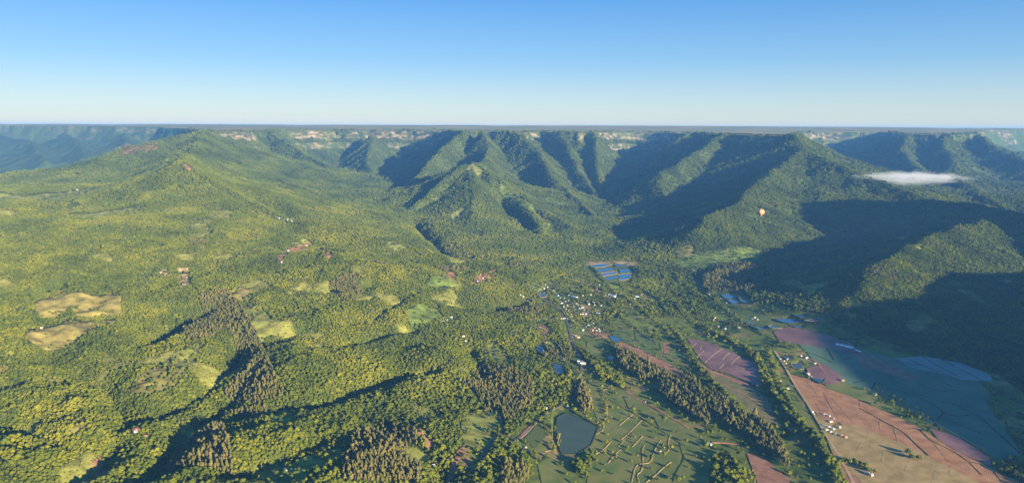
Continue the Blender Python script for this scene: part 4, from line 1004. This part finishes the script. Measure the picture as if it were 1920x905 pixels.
# size: a crown a little wider than its spacing
scale = (ts_/9.0)*np.exp(RNG.normal(0, .22, N))*hs_*(1+.3*fbm(tx_/120, ty_/120, 3, 431))
scale = np.where(kind == 1, scale*1.1, scale)
up_ = 1-sstep(3600, 6000, ty_); lf_ = sstep(1500, -400, tx_)*up_
nf_ = 1-.75*sstep(2200, 4500, ty_); tint = np.clip(.34+.20*lf_+.50*fbm(tx_/240, ty_/240, 4, 421)+nf_*.3*fbm(tx_/45, ty_/45, 2, 425)+nf_*RNG.normal(0, .10, N), 0, 1)
bush = sstep(.16, .34, fbm(tx_/170, ty_/170, 4, 451))*(kind == 0)*(ty_ < 3600)*(tz_ > 18)
scale = scale*(1-.5*bush); tint = np.clip(tint+.22*bush, 0, 1)
rot = RNG.random(N)*6.283
# in the picture?
aa = tx_; dpt = ty_*CP + (H-tz_)*SP; vv = 452.5+F*((H-tz_-6)*CP-ty_*SP)/dpt; uu = 960+F*tx_/dpt
inpic = (uu > 0) & (uu < 1920) & (vv < 903)
indiv = np.zeros(N, bool)
for kd in (0, 1):
    c = np.nonzero(inpic & (kind == kd))[0]; c = c[np.argsort(dist[c]/scale[c])][:285]; indiv[c] = True
ncop = 0; PO = {}
def place_label(u, v, kd, tn, sz):
    near_ = 'at the very bottom edge' if v > 872 else 'just above the bottom edge'
    if u < 160: w = 'in the woods of the lower left corner'
    elif u < 320: w = 'around the earthy clearing '+near_
    elif u < 470: w = 'in the olive stand '+near_
    elif u < 640: w = 'on the slope over the lower left meadow'
    elif u < 720: w = 'left in the pale stand '+near_
    elif u < 860: w = 'right in the pale stand '+near_
    elif u < 960: w = 'along the winding lane '+near_
    elif u < 1060: w = 'between the lane and the big pond'
    elif u < 1150: w = 'in the clump below the big pond'
    elif u < 1300: w = 'on the meadow of winding bunds'
    elif u < 1440: w = 'in the grove at the red track end'
    elif u < 1600: w = 'in the belt left of the field road'
    else: w = 'on the strips beside the pink field'
    tone = 'dark' if tn < .36 else ('mid-green' if tn < .62 else 'yellow-green')
    big = 'small' if sz < .75 else ('medium' if sz < 1.05 else 'large')
    return f"{big} {tone} {'rounded broadleaf' if kd == 0 else 'tall eucalyptus'} tree {w}", ('broadleaf' if kd == 0 else 'eucalyptus')+' trees '+w
protos_used = {}
def add_tree(i, lvl, var):
    kd = 'leaf' if kind[i] == 0 else 'euc'; cr, tr = PROTO[kd, lvl][var]
    r_ = bpy.data.objects.new('broadleaf_tree' if kd == 'leaf' else 'eucalyptus_tree', None); C.objects.link(r_)
    lb, gp = place_label(uu[i], vv[i], kind[i], tint[i], scale[i])
    tagit(r_, lb, 'tree', gp)
    r_.location = (tx_[i], ty_[i], tz_[i]); r_.rotation_euler = (0, 0, rot[i]); s = scale[i]; r_.scale = (s, s, s*RNG.uniform(.9, 1.15))
    c_ = bpy.data.objects.new('crown', cr); C.objects.link(c_); c_.parent = r_; c_['tint'] = float(tint[i])
    t_2 = bpy.data.objects.new('trunk', tr); C.objects.link(t_2); t_2.parent = r_
    return c_, t_2
for i in np.nonzero(indiv)[0]:
    kd = 'leaf' if kind[i] == 0 else 'euc'; var = int(RNG.integers(5)); o = add_tree(i, 0, var)
    protos_used.setdefault((kd, 0, var), o)
# the simpler far shapes stand as trees of their own too, further up
for kd in ('leaf', 'euc'):
    cand = np.nonzero(inpic & (kind == (0 if kd == 'leaf' else 1)) & (~indiv) & (dist > 1350) & (dist < 1500))[0]
    for var in range(4):
        i = cand[(var*97) % len(cand)]; indiv[i] = True; protos_used[(kd, 1, var)] = add_tree(i, 1, var)
rest = np.nonzero(~indiv)[0]
near = dist[rest] < 2000
pidx = np.where(near, RNG.integers(0, 5, len(rest)), 5+RNG.integers(0, 4, len(rest))) + np.where(kind[rest] == 1, 9, 0)
def forest(name, sel):
    me = bpy.data.meshes.new(name); n = len(sel); ids = rest[sel]
    me.vertices.add(n); me.vertices.foreach_set('co', np.stack([tx_[ids], ty_[ids], tz_[ids]], 1).ravel().astype(np.float32))
    for nm, dat in (('size', scale[ids]), ('turn', rot[ids]), ('tint', tint[ids])):
        me.attributes.new(nm, 'FLOAT', 'POINT').data.foreach_set('value', dat.astype(np.float32))
    me.attributes.new('pick', 'INT', 'POINT').data.foreach_set('value', pidx[sel].astype(np.int32))
    o = bpy.data.objects.new(name, me); C.objects.link(o); o['kind'] = 'stuff'
    ng = bpy.data.node_groups.new(name+'_nodes', 'GeometryNodeTree')
    ng.interface.new_socket('Geometry', in_out='INPUT', socket_type='NodeSocketGeometry'); ng.interface.new_socket('Geometry', in_out='OUTPUT', socket_type='NodeSocketGeometry')
    N_, L_ = ng.nodes, ng.links
    gi = N_.new('NodeGroupInput'); go = N_.new('NodeGroupOutput'); jn = N_.new('GeometryNodeJoinGeometry'); L_.new(jn.outputs[0], go.inputs[0])
    mp = N_.new('GeometryNodeMeshToPoints'); L_.new(gi.outputs[0], mp.inputs[0])
    def attr(nm, ty):
        a = N_.new('GeometryNodeInputNamedAttribute'); a.data_type = ty; a.inputs[0].default_value = nm; return a.outputs[0]
    asz, atu, api = attr('size', 'FLOAT'), attr('turn', 'FLOAT'), attr('pick', 'INT')
    cx = N_.new('ShaderNodeCombineXYZ'); L_.new(atu, cx.inputs[2])
    for pi in sorted(set(pidx[sel].tolist())):
        key = ('leaf' if pi < 9 else 'euc', 0 if pi % 9 < 5 else 1, pi % 9 if pi % 9 < 5 else pi % 9-5)
        c_, t_2 = protos_used[key]
        oj = N_.new('GeometryNodeJoinGeometry')
        for ob in (c_, t_2):
            oi = N_.new('GeometryNodeObjectInfo'); oi.inputs[0].default_value = ob; oi.transform_space = 'ORIGINAL'; L_.new(oi.outputs['Geometry'], oj.inputs[0])
        cmp_ = N_.new('FunctionNodeCompare'); cmp_.data_type = 'INT'; cmp_.operation = 'EQUAL'; L_.new(api, cmp_.inputs[2]); cmp_.inputs[3].default_value = pi
        ip = N_.new('GeometryNodeInstanceOnPoints'); L_.new(mp.outputs[0], ip.inputs['Points']); L_.new(oj.outputs[0], ip.inputs['Instance']); L_.new(cmp_.outputs[0], ip.inputs['Selection'])
        L_.new(cx.outputs[0], ip.inputs['Rotation']); L_.new(asz, ip.inputs['Scale']); L_.new(ip.outputs[0], jn.inputs[0])
    md = o.modifiers.new('trees', 'NODES'); md.node_group = ng
    return o
forest('forest', np.arange(len(rest)))
print('trees', N, time.time()-T0)

# ------------------------------------------------------------------ morning fog and air
def fog():
    cx, cy, cz = CLOUDC
    bm = bmesh.new(); bmesh.ops.create_icosphere(bm, subdivisions=3, radius=1)
    for v in bm.verts: v.co.x *= 640; v.co.y *= 260; v.co.z *= 80
    me = bpy.data.meshes.new('fog_bank'); bm.to_mesh(me); bm.free()
    o = bpy.data.objects.new('fog_bank', me); C.objects.link(o); o.location = (cx+60, cy, cz-6); o['kind'] = 'stuff'
    m = bpy.data.materials.new('fog'); m.use_nodes = True; n, l = m.node_tree.nodes, m.node_tree.links; n.clear()
    out = n.new('ShaderNodeOutputMaterial'); pv = n.new('ShaderNodeVolumePrincipled'); pv.inputs['Color'].default_value = (.93, .95, 1, 1)
    tc = n.new('ShaderNodeTexCoord'); t = n.new('ShaderNodeTexNoise'); t.inputs['Scale'].default_value = 1.4; t.inputs['Detail'].default_value = 7; t.inputs['Roughness'].default_value = .7; t.inputs['Distortion'].default_value = .6
    mp = n.new('ShaderNodeMapping'); mp.inputs['Scale'].default_value = (.0055, .010, .026); l.new(tc.outputs['Object'], mp.inputs[0]); l.new(mp.outputs[0], t.inputs['Vector'])
    # thins out towards the edge of the bank
    mq = n.new('ShaderNodeMapping'); mq.inputs['Scale'].default_value = (1/640, 1/260, 1/80); l.new(tc.outputs['Object'], mq.inputs[0])
    ln = n.new('ShaderNodeVectorMath'); ln.operation = 'LENGTH'; l.new(mq.outputs[0], ln.inputs[0])
    mr = n.new('ShaderNodeMapRange'); mr.inputs[1].default_value = 0; mr.inputs[2].default_value = 1; mr.inputs[3].default_value = .30; mr.inputs[4].default_value = -.42; l.new(ln.outputs['Value'], mr.inputs[0])
    ad = n.new('ShaderNodeMath'); ad.operation = 'ADD'; l.new(t.outputs[0], ad.inputs[0]); l.new(mr.outputs[0], ad.inputs[1])
    m2 = n.new('ShaderNodeMapRange'); m2.inputs[1].default_value = .42; m2.inputs[2].default_value = .95; m2.inputs[3].default_value = 0; m2.inputs[4].default_value = .022; l.new(ad.outputs[0], m2.inputs[0])
    l.new(m2.outputs[0], pv.inputs['Density']); l.new(pv.outputs[0], out.inputs['Volume']); me.materials.append(m)
fog()
def haze():
    v, f = box(-19000, 19000, -19000, 19000, -12, 740)
    o = newobj('haze', v, f); o['kind'] = 'stuff'
    m = bpy.data.materials.new('haze_air'); m.use_nodes = True; n, l = m.node_tree.nodes, m.node_tree.links; n.clear()
    out = n.new('ShaderNodeOutputMaterial'); pv = n.new('ShaderNodeVolumePrincipled')
    pv.inputs['Color'].default_value = (.15, .42, 1, 1); pv.inputs['Density'].default_value = 3.7e-5; pv.inputs['Anisotropy'].default_value = 0.0
    l.new(pv.outputs[0], out.inputs['Volume']); o.data.materials.append(m)
haze()
print('done', time.time()-T0)
